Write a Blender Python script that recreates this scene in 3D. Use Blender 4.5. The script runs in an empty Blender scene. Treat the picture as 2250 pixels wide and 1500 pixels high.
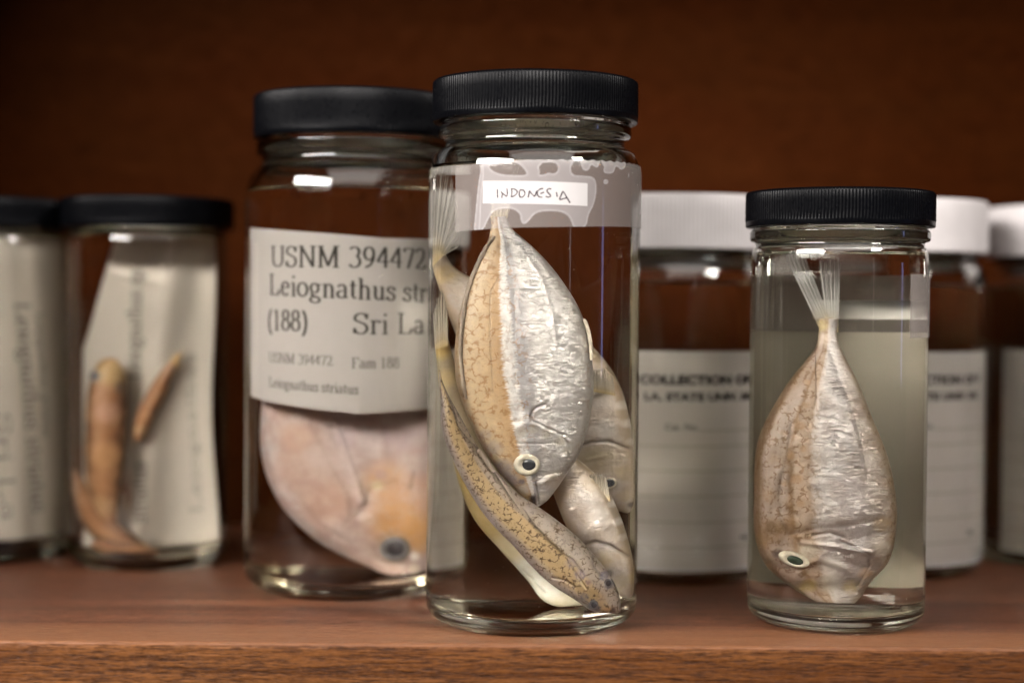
import bpy, bmesh, math, random
import numpy as np
from mathutils import Vector
from mathutils.bvhtree import BVHTree
from mathutils import noise as mnoise

# ---------------------------------------------------------------- camera, light, exposure
S = bpy.context.scene
COL = S.collection
U = 0.001                                   # all shapes are written in millimetres

cam_d = bpy.data.cameras.new('camera')
cam = bpy.data.objects.new('camera', cam_d)
COL.objects.link(cam)
cam.location = (0, 0, 95.7 * U)
cam.rotation_mode = 'XYZ'
from mathutils import Matrix
cam.rotation_euler = (Matrix.Rotation(math.radians(90 - 1.27), 3, 'X') @ Matrix.Rotation(math.radians(0.45), 3, 'Z')).to_euler()
cam_d.sensor_width = 36.0
cam_d.lens = 58.4
cam_d.clip_start = 0.01
cam_d.clip_end = 50
cam_d.dof.use_dof = True
cam_d.dof.focus_distance = 0.488
cam_d.dof.aperture_fstop = 4.0
S.camera = cam

S.view_settings.view_transform = 'Standard'
S.view_settings.look = 'None'
S.view_settings.exposure = 0.0
S.view_settings.gamma = 1.0

world = bpy.data.worlds.new('World')
S.world = world
world.use_nodes = True
bg = world.node_tree.nodes['Background']
bg.inputs['Color'].default_value = (1.0, 0.86, 0.74, 1)
bg.inputs['Strength'].default_value = 0.018


def area(name, loc, target, sx, sy, power, color):
    l = bpy.data.lights.new(name, 'AREA')
    l.shape = 'RECTANGLE'
    l.size, l.size_y = sx, sy
    l.energy = power
    l.color = color
    o = bpy.data.objects.new(name, l)
    COL.objects.link(o)
    o.location = loc
    d = Vector(target) - Vector(loc)
    o.rotation_euler = d.to_track_quat('-Z', 'Y').to_euler()
    return o


T = (0.0, 0.53, 0.09)
area('ceiling_lamp', (-0.64, -0.10, 0.56), T, 0.70, 0.20, 21.5, (1.0, 0.94, 0.91))
area('soft_fill', (0.15, -0.35, 1.0), T, 1.4, 0.8, 7.5, (1.0, 0.93, 0.88))  # broad fill lamp, added for soft light and sparkle on the fish
area('small_ceiling_lamp', (0.62, -0.02, 0.60), T, 0.18, 0.14, 6.0, (1.0, 0.95, 0.92))
area('tall_window', (1.05, 0.25, 0.12), T, 0.05, 0.20, 0.09, (0.40, 0.46, 1.0))
area('door_gap', (0.62, -0.30, 0.20), T, 0.03, 0.26, 0.03, (1.0, 0.9, 0.9))

S.cycles.max_bounces = 24
S.cycles.transmission_bounces = 24
S.cycles.glossy_bounces = 8
S.cycles.diffuse_bounces = 4
S.cycles.transparent_max_bounces = 24
S.cycles.caustics_reflective = True
S.cycles.caustics_refractive = True
S.cycles.blur_glossy = 0.2
S.cycles.sample_clamp_indirect = 60.0
S.cycles.use_denoising = True
S.cycles.use_adaptive_sampling = False

# ---------------------------------------------------------------- node helpers


class NT:
    def __init__(self, name):
        self.m = bpy.data.materials.new(name)
        self.m.use_nodes = True
        self.t = self.m.node_tree
        self.t.nodes.clear()
        self.out = self.t.nodes.new('ShaderNodeOutputMaterial')

    def n(self, typ, **kw):
        nd = self.t.nodes.new(typ)
        for k, v in kw.items():
            if k.startswith('i_'):
                nd.inputs[k[2:].replace('_', ' ')].default_value = v
            else:
                setattr(nd, k, v)
        return nd

    def l(self, a, b):
        self.t.links.new(a, b)

    def val(self, sock, v):
        if isinstance(v, (int, float, tuple, list)):
            sock.default_value = v
        else:
            self.l(v, sock)

    def math(self, op, a, b=None, c=None, clamp=False):
        nd = self.n('ShaderNodeMath', operation=op, use_clamp=clamp)
        for i, v in enumerate((a, b, c)):
            if v is not None:
                self.val(nd.inputs[i], v)
        return nd.outputs[0]

    def mix(self, f, a, b):
        nd = self.n('ShaderNodeMix', data_type='RGBA')
        self.val(nd.inputs[0], f)
        self.val(nd.inputs[6], a)
        self.val(nd.inputs[7], b)
        return nd.outputs[2]

    def ramp(self, f, stops, interp='LINEAR'):
        nd = self.n('ShaderNodeValToRGB')
        cr = nd.color_ramp
        cr.interpolation = interp
        while len(cr.elements) > 1:
            cr.elements.remove(cr.elements[-1])
        for k, (p, c) in enumerate(stops):
            e = cr.elements[0] if k == 0 else cr.elements.new(p)
            if k == 0:
                e.position = p
            e.color = (c, c, c, 1) if isinstance(c, (int, float)) else (*c, 1)
        self.val(nd.inputs[0], f)
        return nd.outputs[0]

    def noise(self, vec, scale, detail=3, rough=0.55, dist=0.0):
        nd = self.n('ShaderNodeTexNoise')
        nd.inputs['Scale'].default_value = scale
        nd.inputs['Detail'].default_value = detail
        nd.inputs['Roughness'].default_value = rough
        nd.inputs['Distortion'].default_value = dist
        if vec is not None:
            self.l(vec, nd.inputs['Vector'])
        return nd.outputs['Fac']

    def coord(self, kind='Object', scale=(1, 1, 1), rot=(0, 0, 0)):
        tc = self.n('ShaderNodeTexCoord')
        mp = self.n('ShaderNodeMapping')
        mp.inputs['Scale'].default_value = scale
        mp.inputs['Rotation'].default_value = rot
        self.l(tc.outputs[kind], mp.inputs['Vector'])
        return mp.outputs[0]

    def bump(self, h, strength, dist=0.0005, normal=None):
        b = self.n('ShaderNodeBump')
        b.inputs['Strength'].default_value = strength
        b.inputs['Distance'].default_value = dist
        self.l(h, b.inputs['Height'])
        if normal is not None:
            self.l(normal, b.inputs['Normal'])
        return b.outputs[0]

    def principled(self, color, rough=0.5, metal=0.0, normal=None, spec=0.5, **kw):
        p = self.n('ShaderNodeBsdfPrincipled')
        c = color
        if isinstance(c, tuple) and len(c) == 3:
            c = (*c, 1)
        self.val(p.inputs['Base Color'], c)
        self.val(p.inputs['Roughness'], rough)
        self.val(p.inputs['Metallic'], metal)
        self.val(p.inputs['Specular IOR Level'], spec)
        if normal is not None:
            self.l(normal, p.inputs['Normal'])
        for k, v in kw.items():
            self.val(p.inputs[k.replace('_', ' ')], v)
        self.l(p.outputs[0], self.out.inputs[0])
        return p


def mat_glass(name, ior, color, ripple=0.0):
    t = NT(name)
    g = t.n('ShaderNodeBsdfGlass')
    g.inputs['IOR'].default_value = ior
    g.inputs['Roughness'].default_value = 0.0
    g.inputs['Color'].default_value = (*color, 1)
    if ripple:
        n = t.noise(t.coord('Object', (70, 70, 14)), 1.0, 2)
        t.l(t.bump(n, ripple, 0.0002), g.inputs['Normal'])
    t.l(g.outputs[0], t.out.inputs[0])
    return t.m


N_GLASS, N_FLUID = 1.52, 1.36
M = {}
M['glass'] = mat_glass('clear_jar_glass', N_GLASS, (0.990, 0.996, 0.984), 0.22)
M['fluid_side'] = mat_glass('clear_alcohol', N_FLUID / N_GLASS, (0.990, 0.985, 0.955))
M['fluid_top'] = mat_glass('alcohol_surface', N_FLUID, (1, 1, 1))
M['amber_side'] = mat_glass('amber_alcohol', N_FLUID / N_GLASS, (0.982, 0.958, 0.905))


def mat_plastic(name, col, rough, bump, spec=0.5):
    t = NT(name)
    v = t.coord('Object', (900, 900, 900))
    n = t.noise(v, 1.0, 3)
    r = t.math('MULTIPLY_ADD', n, 0.25, rough - 0.1)
    c = t.mix(t.noise(t.coord('Object', (60, 60, 60)), 1.0, 2), (col[0] * .8, col[1] * .8, col[2] * .8, 1), (col[0] * 1.2, col[1] * 1.2, col[2] * 1.2, 1))
    dust = t.ramp(t.noise(t.coord('Object', (1500, 1500, 420)), 1.0, 4, 0.7), [(0.60, 0.0), (0.76, 1.0)])
    c = t.mix(t.math('MULTIPLY', dust, 0.016), c, (0.6, 0.56, 0.52, 1))
    t.principled(c, r, 0, t.bump(n, bump, 0.0001), spec=spec)
    return t.m


M['black_lid'] = mat_plastic('black_ribbed_plastic', (0.0020, 0.0022, 0.0030), 0.28, 0.15, 0.10)
M['white_lid'] = mat_plastic('white_ribbed_plastic', (0.60, 0.57, 0.56), 0.45, 0.1)


def mat_wood(name, dark, light, sheen, scale=1.0, rough=0.42, lip=None):
    t = NT(name)
    v = t.coord('Object', (5 * scale, 150 * scale, 150 * scale))
    n1 = t.noise(v, 1.0, 6, 0.65, 0.4)
    n2 = t.noise(t.coord('Object', (24, 1100, 1100)), 1.0, 5, 0.75)
    n3 = t.noise(t.coord('Object', (9, 22, 18)), 1.0, 4, 0.6)
    pores = t.ramp(t.noise(t.coord('Object', (160, 2200, 2200)), 1.0, 3, 0.6), [(0.50, 0.0), (0.66, 1.0)])
    n4 = t.noise(t.coord('Object', (420, 1500, 1500)), 1.0, 4, 0.7)
    f = t.math('ADD', t.math('MULTIPLY', n1, 0.30), t.math('ADD', t.math('MULTIPLY', n2, 0.40), t.math('MULTIPLY', n4, 0.30)))
    c = t.mix(t.ramp(f, [(0.43, 0.0), (0.57, 1.0)]), (*dark, 1), (*light, 1))
    c = t.mix(t.math('MULTIPLY', t.ramp(n3, [(0.35, 0.0), (0.65, 1.0)]), 0.75), c, (dark[0] * 1.3, dark[1] * 1.1, dark[2], 1))
    c = t.mix(t.math('MULTIPLY', pores, 0.75), c, (dark[0] * .35, dark[1] * .3, dark[2] * .3, 1))
    if lip:                            # a paler solid lipping glued along the front of the board
        sp = t.n('ShaderNodeSeparateXYZ')
        t.l(t.coord('Object'), sp.inputs[0])
        m = t.ramp(t.math('MULTIPLY', sp.outputs[1], 1.0), [(0.484, 1.0), (0.4955, 0.0)])
        lc = t.mix(t.ramp(f, [(0.40, 0.0), (0.60, 1.0)]), (lip[0] * .62, lip[1] * .58, lip[2] * .55, 1), (*lip, 1))
        lc = t.mix(t.math('MULTIPLY', pores, 0.4), lc, (lip[0] * .4, lip[1] * .35, lip[2] * .3, 1))
        c = t.mix(m, c, lc)
    r = t.math('MULTIPLY_ADD', n2, 0.3, rough - 0.15)
    t.principled(c, r, 0, t.bump(t.math('SUBTRACT', n2, t.math('MULTIPLY', pores, 0.5)), 1.0, 0.0003), spec=sheen)
    return t.m


M['shelf_wood'] = mat_wood('reddish_shelf_wood', (0.060, 0.020, 0.008), (0.245, 0.094, 0.042), 0.42, lip=(0.265, 0.112, 0.048))
M['panel_wood'] = mat_wood('dark_cabinet_wood', (0.041, 0.0098, 0.0013), (0.060, 0.0155, 0.0024), 0.03, 0.6, 0.6)
M['edge_wood'] = mat_wood('golden_shelf_edge_wood', (0.065, 0.022, 0.005), (0.27, 0.104, 0.030), 0.2, 1.6)


def mat_paper(name, col=(0.76, 0.72, 0.69), rules=None):
    t = NT(name)
    n = t.noise(t.coord('Object', (400, 400, 400)), 1.0, 4)
    c = t.mix(n, (col[0] * .93, col[1] * .93, col[2] * .92, 1), (*col, 1))
    t.principled(c, 0.75, 0, t.bump(n, 0.15, 0.0002), spec=0.2)
    return t.m


M['liner'] = mat_paper('cream_lid_liner', (0.70, 0.66, 0.58))
M['paper'] = mat_paper('white_label_paper', (0.545, 0.53, 0.54))
M['slip'] = mat_paper('white_slip_paper', (0.66, 0.635, 0.625))
M['grey_paper'] = mat_paper('soaked_paper', (0.55, 0.52, 0.48))
M['cream_paper'] = mat_paper('cream_soaked_paper', (0.30, 0.27, 0.215))


def mat_flat(name, col, rough=0.7):
    t = NT(name)
    n = t.noise(t.coord('Object', (700, 700, 700)), 1.0, 2)
    c = t.mix(n, (col[0] * .7, col[1] * .7, col[2] * .7, 1), (col[0] * 1.3, col[1] * 1.3, col[2] * 1.3, 1))
    t.principled(c, rough)
    return t.m


M['ink'] = mat_flat('printed_black_ink', (0.045, 0.042, 0.038))
M['bold_ink'] = mat_flat('bold_black_ink', (0.012, 0.012, 0.012))
M['faint_ink'] = mat_flat('faint_grey_ink', (0.15, 0.14, 0.125))
M['rule_ink'] = mat_flat('grey_rule_ink', (0.32, 0.29, 0.25))
M['pen'] = mat_flat('handwritten_pen_ink', (0.035, 0.02, 0.03))


def mat_tape():
    t = NT('frosted_sticky_tape')
    a = t.n('ShaderNodeAttribute', attribute_name='wet')
    b = t.n('ShaderNodeAttribute', attribute_name='rim')
    n = t.noise(t.coord('Object', (500, 500, 500)), 1.0, 3)
    f = t.math('MULTIPLY_ADD', a.outputs['Fac'], 0.20, 0.39)
    f = t.math('MULTIPLY_ADD', b.outputs['Fac'], 0.22, f)
    f = t.math('MULTIPLY_ADD', n, 0.06, t.math('SUBTRACT', f, 0.03), clamp=True)
    p = t.principled(t.mix(b.outputs['Fac'], t.mix(a.outputs['Fac'], (0.40, 0.36, 0.33, 1), (0.50, 0.47, 0.46, 1)), (0.68, 0.65, 0.65, 1)), 0.35, spec=0.4)
    tr = t.n('ShaderNodeBsdfTransparent')
    mx = t.n('ShaderNodeMixShader')
    t.l(f, mx.inputs[0])
    t.l(tr.outputs[0], mx.inputs[1])
    t.l(p.outputs[0], mx.inputs[2])
    t.l(mx.outputs[0], t.out.inputs[0])
    return t.m


M['tape'] = mat_tape()


def mat_fish(name, across, metal, rough, squiggle=0.0, squig_col=(0.12, 0.06, 0.02), crinkle=1.0,
             edge_noise=0.02, feather=0.0, blotch=0.0, blotch_col=(0.3, 0.2, 0.1), head=None, sq_scale=900, flake=1.0):
    """across: colour stops over UV.x (0 = first outline, 1 = second); metal / rough: value stops."""
    t = NT(name)
    uv = t.n('ShaderNodeUVMap', uv_map='UVMap').outputs[0]
    sp = t.n('ShaderNodeSeparateXYZ')
    t.l(uv, sp.inputs[0])
    s, v = sp.outputs[0], sp.outputs[1]
    obj = t.coord('Object', (1, 1, 1))
    n_lo = t.noise(obj, 300, 4, 0.6)
    n_ft = t.noise(t.coord('UV', (6, 260, 1), (0, 0, 0.25)), 1.0, 3, 0.6)
    s2 = t.math('ADD', s, t.math('MULTIPLY', t.math('SUBTRACT', n_lo, 0.5), edge_noise * 4))
    s2 = t.math('ADD', s2, t.math('MULTIPLY', t.math('SUBTRACT', n_ft, 0.5), feather))
    c = t.ramp(s2, across)
    mt = t.ramp(s2, metal)
    rg = t.ramp(s2, rough)
    # mottling of the skin
    n_sk = t.noise(obj, 700, 5, 0.6)
    c = t.mix(t.ramp(n_sk, [(0.35, 0.0), (0.7, 0.55)]), c, t.mix(0.5, c, (0.30, 0.24, 0.20, 1)))
    fine = t.noise(obj, 2600, 3, 0.6)
    c = t.mix(t.math('MULTIPLY', t.ramp(fine, [(0.56, 0.0), (0.72, 1.0)]), t.math('MULTIPLY', 0.28, t.math('SUBTRACT', 1.0, mt))), c, (0.14, 0.08, 0.04, 1))
    if blotch:
        nb = t.noise(obj, 170, 3, 0.5)
        c = t.mix(t.math('MULTIPLY', t.ramp(nb, [(0.42, 0.0), (0.62, 1.0)]), blotch), c, (*blotch_col, 1))
    if squiggle:
        ve = t.n('ShaderNodeTexVoronoi', feature='DISTANCE_TO_EDGE')
        ve.inputs['Scale'].default_value = sq_scale
        wn = t.n('ShaderNodeTexNoise')
        wn.inputs['Scale'].default_value = sq_scale * 1.3
        wn.inputs['Detail'].default_value = 2
        t.l(obj, wn.inputs['Vector'])
        ws = t.n('ShaderNodeVectorMath', operation='SCALE')
        ws.inputs['Scale'].default_value = 1.1 / sq_scale
        t.l(wn.outputs['Color'], ws.inputs[0])
        wa = t.n('ShaderNodeVectorMath', operation='ADD')
        t.l(obj, wa.inputs[0])
        t.l(ws.outputs[0], wa.inputs[1])
        t.l(wa.outputs[0], ve.inputs['Vector'])
        line = t.ramp(ve.outputs['Distance'], [(0.05, 1.0), (0.13, 0.0)])
        brk = t.ramp(t.noise(obj, sq_scale * 1.1, 2), [(0.47, 0.0), (0.57, 1.0)])
        vs = t.n('ShaderNodeTexVoronoi')
        vs.inputs['Scale'].default_value = sq_scale * 0.75
        t.l(obj, vs.inputs['Vector'])
        dots = t.math('MULTIPLY', t.ramp(vs.outputs['Distance'], [(0.16, 1.0), (0.26, 0.0)]), t.ramp(t.noise(obj, sq_scale * .4, 1), [(0.5, 0), (0.6, 0.7)]))
        q = t.math('MAXIMUM', t.math('MULTIPLY', line, brk), dots)
        msk = t.math('SUBTRACT', 1.0, t.math('MULTIPLY', mt, 1.6), clamp=True)
        c = t.mix(t.math('MULTIPLY', t.math('MULTIPLY', q, squiggle), msk), c, (*squig_col, 1))
    if head:
        h0, h1, hc, hm = head
        hf = t.ramp(t.math('ADD', v, t.math('MULTIPLY', t.math('SUBTRACT', n_lo, 0.5), 0.05)), [(h0, 0.0), (h1, 1.0)])
        c = t.mix(t.math('MULTIPLY', hf, t.ramp(s, hm)), c, (*hc, 1))
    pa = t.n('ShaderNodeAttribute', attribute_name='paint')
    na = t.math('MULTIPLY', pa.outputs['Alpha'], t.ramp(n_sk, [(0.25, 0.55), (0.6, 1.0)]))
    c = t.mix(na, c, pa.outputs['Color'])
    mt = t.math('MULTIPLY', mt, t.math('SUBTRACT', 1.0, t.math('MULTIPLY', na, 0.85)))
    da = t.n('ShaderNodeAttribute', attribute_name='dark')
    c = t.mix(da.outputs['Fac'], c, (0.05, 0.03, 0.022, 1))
    # crinkled silver skin: folds run diagonally in patches, fine wrinkles everywhere
    w1 = t.noise(t.coord('Object', (1500, 700, 420), (0, 0.55, 0)), 1.0, 4, 0.6, 1.6)
    w2 = t.noise(t.coord('Object', (420, 700, 1700), (0, -0.35, 0)), 1.0, 4, 0.6, 1.4)
    sel = t.ramp(t.noise(obj, 160, 2), [(0.42, 0.0), (0.58, 1.0)])
    w = t.mix(sel, w1, w2)
    ridge = t.math('SUBTRACT', 1.0, t.math('MULTIPLY', t.math('ABSOLUTE', t.math('SUBTRACT', w, 0.5)), 4.0))
    amt = t.math('MULTIPLY_ADD', mt, 0.85, 0.15)
    h = t.math('MULTIPLY', t.math('ADD', ridge, t.math('MULTIPLY', fine, 0.35)), amt)
    nrm = t.bump(h, 0.7 * crinkle, 0.00022)
    # guanine flakes: small stretched facets, each tilted its own way
    fl = []
    for rot in (0.35, -0.62):
        vo = t.n('ShaderNodeTexVoronoi')
        vo.inputs['Scale'].default_value = 1.0
        wv = t.n('ShaderNodeVectorMath', operation='ADD')
        nz = t.n('ShaderNodeTexNoise')
        nz.inputs['Scale'].default_value = 500
        t.l(obj, nz.inputs['Vector'])
        sc = t.n('ShaderNodeVectorMath', operation='SCALE')
        sc.inputs['Scale'].default_value = 1.3
        t.l(nz.outputs['Color'], sc.inputs[0])
        t.l(t.coord('Object', (560, 560, 2500) if rot > 0 else (540, 540, 2400), (0, rot, 0)), wv.inputs[0])
        t.l(sc.outputs[0], wv.inputs[1])
        t.l(wv.outputs[0], vo.inputs['Vector'])
        fl.append(vo.outputs['Color'])
    fc = t.mix(sel, fl[0], fl[1])
    sb = t.n('ShaderNodeVectorMath', operation='SUBTRACT')
    t.l(fc, sb.inputs[0])
    sb.inputs[1].default_value = (0.5, 0.5, 0.5)
    sk = t.n('ShaderNodeVectorMath', operation='SCALE')
    t.l(sb.outputs[0], sk.inputs[0])
    t.val(sk.inputs['Scale'], t.math('MULTIPLY', t.math('MULTIPLY', mt, flake), t.ramp(t.noise(obj, 230, 2), [(0.36, 0.15), (0.58, 1.0)])))
    ad = t.n('ShaderNodeVectorMath', operation='ADD')
    t.l(nrm, ad.inputs[0])
    t.l(sk.outputs[0], ad.inputs[1])
    nm = t.n('ShaderNodeVectorMath', operation='NORMALIZE')
    t.l(ad.outputs[0], nm.inputs[0])
    nrm = nm.outputs[0]
    t.principled(c, rg, mt, nrm, spec=0.6, Coat_Weight=0.0)
    return t.m


TAN = (0.50, 0.32, 0.15)
TAN2 = (0.56, 0.37, 0.19)
SIL = (0.62, 0.60, 0.60)
M['main_fish'] = mat_fish('silver_and_tan_ponyfish_skin',
    [(0.0, (0.42, 0.31, 0.20)), (0.05, (0.58, 0.435, 0.27)), (0.18, (0.56, 0.40, 0.235)), (0.33, (0.50, 0.31, 0.15)),
     (0.36, (0.84, 0.80, 0.77)), (0.43, (0.82, 0.79, 0.78)), (0.455, (0.44, 0.42, 0.43)), (0.53, (0.48, 0.46, 0.47)), (0.62, (0.78, 0.745, 0.72)), (0.8, (0.74, 0.71, 0.70)), (1.0, (0.56, 0.52, 0.48))],  # white strip between tan and grey is a painted highlight
    [(0.32, 0.0), (0.36, 0.35), (0.43, 0.4), (0.45, 0.15), (0.52, 0.3), (0.60, 0.66), (0.9, 0.62), (1.0, 0.35)],
    [(0.32, 0.42), (0.38, 0.36), (0.55, 0.285), (1.0, 0.29)],
    squiggle=0.8, squig_col=(0.33, 0.17, 0.065), sq_scale=430, edge_noise=0.008, feather=0.11, flake=1.05)
M['dorsal_fish'] = mat_fish('tan_vermiculated_fish_skin',
    [(0.0, (0.42, 0.36, 0.345)), (0.14, (0.42, 0.34, 0.29)), (0.26, (0.48, 0.34, 0.18)), (0.60, (0.46, 0.315, 0.155)), (0.66, (0.36, 0.28, 0.21)), (1.0, (0.36, 0.295, 0.245))],
    [(0.0, 0.25), (0.22, 0.0), (1.0, 0.0)], [(0.0, 0.4), (1.0, 0.42)],
    squiggle=1.0, squig_col=(0.10, 0.055, 0.02), edge_noise=0.012, crinkle=0.6, sq_scale=640)
M['pale_fish'] = mat_fish('pale_silvery_fish_skin',
    [(0.0, (0.36, 0.28, 0.19)), (0.25, (0.48, 0.42, 0.38)), (0.6, (0.62, 0.565, 0.53)), (0.85, (0.60, 0.53, 0.46)), (1.0, (0.48, 0.37, 0.25))],
    [(0.0, 0.1), (0.3, 0.45), (0.7, 0.55), (0.9, 0.35), (1.0, 0.1)], [(0.0, 0.4), (1.0, 0.30)], crinkle=1.0, blotch=0.45, blotch_col=(0.46, 0.34, 0.22), flake=0.8)
M['yellow_fish'] = mat_fish('yellowish_translucent_fish_skin',
    [(0.0, (0.36, 0.29, 0.16)), (0.5, (0.42, 0.35, 0.24)), (1.0, (0.36, 0.28, 0.16))],
    [(0.0, 0.0), (1.0, 0.0)], [(0.0, 0.35), (1.0, 0.35)], crinkle=0.4)
M['right_fish'] = mat_fish('brown_spotted_silver_fish_skin',
    [(0.0, (0.20, 0.125, 0.07)), (0.05, (0.36, 0.265, 0.21)), (0.20, (0.42, 0.33, 0.28)), (0.265, (0.22, 0.125, 0.055)), (0.30, (0.42, 0.315, 0.24)), (0.40, (0.44, 0.33, 0.245)), (0.44, (0.62, 0.55, 0.50)), (0.50, (0.66, 0.62, 0.60)), (0.75, (0.60, 0.56, 0.55)), (0.92, (0.50, 0.43, 0.37)), (1.0, (0.34, 0.24, 0.14))],
    [(0.36, 0.05), (0.48, 0.45), (0.6, 0.72), (0.9, 0.6), (1.0, 0.1)], [(0.3, 0.42), (0.6, 0.29), (1.0, 0.34)],
    squiggle=0.85, squig_col=(0.17, 0.085, 0.032), edge_noise=0.022, feather=0.03, blotch=0.3, blotch_col=(0.27, 0.165, 0.09), sq_scale=430, flake=1.1)
M['pink_fish'] = mat_fish('pinkish_preserved_fish_skin',
    [(0.0, (0.46, 0.43, 0.45)), (0.06, (0.60, 0.52, 0.53)), (0.12, (0.56, 0.43, 0.40)), (0.22, (0.64, 0.52, 0.50)), (0.32, (0.57, 0.43, 0.39)), (0.45, (0.66, 0.57, 0.57)), (0.6, (0.56, 0.47, 0.48)), (1.0, (0.52, 0.42, 0.42))],
    [(0.0, 0.15), (1.0, 0.1)], [(0.0, 0.4), (1.0, 0.4)], blotch=0.75, blotch_col=(0.44, 0.31, 0.28), crinkle=1.8, edge_noise=0.05)
M['orange_fish'] = mat_fish('orange_brown_fish_skin',
    [(0.0, (0.08, 0.04, 0.018)), (0.18, (0.27, 0.115, 0.038)), (0.5, (0.40, 0.18, 0.07)), (0.75, (0.22, 0.08, 0.022)), (1.0, (0.08, 0.035, 0.015))],
    [(0.0, 0.0), (1.0, 0.0)], [(0.0, 0.4), (1.0, 0.4)], crinkle=0.8, blotch=0.55, blotch_col=(0.46, 0.26, 0.14), edge_noise=0.06)


def mat_fin(name, col, lo, hi, rays=26.0, tip=0.35):
    t = NT(name)
    uv = t.n('ShaderNodeUVMap', uv_map='UVMap').outputs[0]
    sp = t.n('ShaderNodeSeparateXYZ')
    t.l(uv, sp.inputs[0])
    wob = t.math('MULTIPLY', t.noise(t.coord('UV', (3, 5, 1)), 1.0, 2), 0.06)
    w = t.math('SINE', t.math('MULTIPLY', t.math('ADD', sp.outputs[0], wob), rays * 6.283))
    w2 = t.math('MULTIPLY_ADD', w, 0.5, 0.5)
    f = t.math('MULTIPLY_ADD', t.math('POWER', w2, 2.0), hi - lo, lo)
    fade = t.ramp(sp.outputs[1], [(0.0, 1.0), (0.25, 0.9), (1.0, tip)])
    f = t.math('MULTIPLY', f, fade)
    f = t.math('ADD', f, t.ramp(sp.outputs[1], [(0.0, 0.9), (0.14, 0.0)]), clamp=True)
    base = t.mix(t.ramp(sp.outputs[1], [(0.0, 1.0), (0.3, 0.0)]), (*col, 1), (0.62, 0.48, 0.24, 1))
    p = t.principled(base, 0.35, spec=0.5)
    tr = t.n('ShaderNodeBsdfTransparent')
    mx = t.n('ShaderNodeMixShader')
    t.l(f, mx.inputs[0])
    t.l(tr.outputs[0], mx.inputs[1])
    t.l(p.outputs[0], mx.inputs[2])
    t.l(mx.outputs[0], t.out.inputs[0])
    return t.m


M['clear_fin'] = mat_fin('translucent_fin_rays', (0.86, 0.84, 0.80), 0.28, 0.85, 11, 0.75)
M['beige_fin'] = mat_fin('beige_fin_membrane', (0.70, 0.62, 0.50), 0.75, 1.1, 14)
M['grey_fin'] = mat_fin('grey_tail_membrane', (0.42, 0.39, 0.34), 0.62, 0.95, 16)
M['red_fin'] = mat_fin('reddish_fin_membrane', (0.34, 0.11, 0.05), 0.7, 1.0, 9)
M['fold_fin'] = mat_flat('folded_fin_membrane', (0.34, 0.27, 0.21), 0.5)
M['pale_fin'] = mat_flat('pale_pectoral_fin', (0.58, 0.50, 0.40), 0.4)
M['eye_ring'] = mat_flat('cream_eye_iris', (0.66, 0.60, 0.48), 0.25)
M['pupil'] = mat_flat('clouded_dark_pupil', (0.055, 0.055, 0.065), 0.12)
M['green_pupil'] = mat_flat('clouded_green_pupil', (0.05, 0.07, 0.05), 0.15)
M['grey_iris'] = mat_flat('grey_eye_iris', (0.15, 0.145, 0.155), 0.3)

# ---------------------------------------------------------------- object helpers


def obj(name, bm, mat, parent=None, smooth=True, loc=None):
    me = bpy.data.meshes.new(name)
    bm.to_mesh(me)
    bm.free()
    for m in (mat if isinstance(mat, (list, tuple)) else [mat]):
        me.materials.append(m)
    if smooth:
        for p in me.polygons:
            p.use_smooth = True
    o = bpy.data.objects.new(name, me)
    COL.objects.link(o)
    if parent is not None:
        o.parent = parent
    if loc is not None:
        o.location = loc
    return o


def tag(o, label=None, cat=None, group=None, kind=None):
    for k, v in (('label', label), ('category', cat), ('group', group), ('kind', kind)):
        if v:
            o[k] = v
    return o


def empty(name, loc, label, cat, group=None):
    o = bpy.data.objects.new(name, None)
    COL.objects.link(o)
    o.empty_display_size = 0.01
    o.location = loc
    return tag(o, label, cat, group)


def fillet(pts, n=7):
    """pts: (r, z, radius) corner list -> smooth polyline of (r, z)"""
    out = []
    for i, (r, z, rad) in enumerate(pts):
        if rad <= 0 or i in (0, len(pts) - 1):
            out.append((r, z))
            continue
        p = Vector((r, z))
        a = Vector(pts[i - 1][:2]) - p
        b = Vector(pts[i + 1][:2]) - p
        la, lb = a.length, b.length
        a.normalize()
        b.normalize()
        ang = a.angle(b)
        d = min(rad / math.tan(ang / 2), la * 0.49, lb * 0.49)
        rr = d * math.tan(ang / 2)
        c = p + (a + b).normalized() * (rr / math.sin(ang / 2))
        s, e = p + a * d - c, p + b * d - c
        tot = s.angle(e)
        cr = s.x * e.y - s.y * e.x
        for k in range(n + 1):
            th = tot * k / n * (1 if cr > 0 else -1)
            out.append((c.x + s.x * math.cos(th) - s.y * math.sin(th), c.y + s.x * math.sin(th) + s.y * math.cos(th)))
    return out


def ell(r0, z0, r1, z1, n=12):
    """rounded shoulder from the wall (r0, z0) in to the neck (r1, z1)"""
    return [(r1 + (r0 - r1) * math.cos(k / n * math.pi / 2), z0 + (z1 - z0) * math.sin(k / n * math.pi / 2), 0) for k in range(n + 1)]


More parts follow.
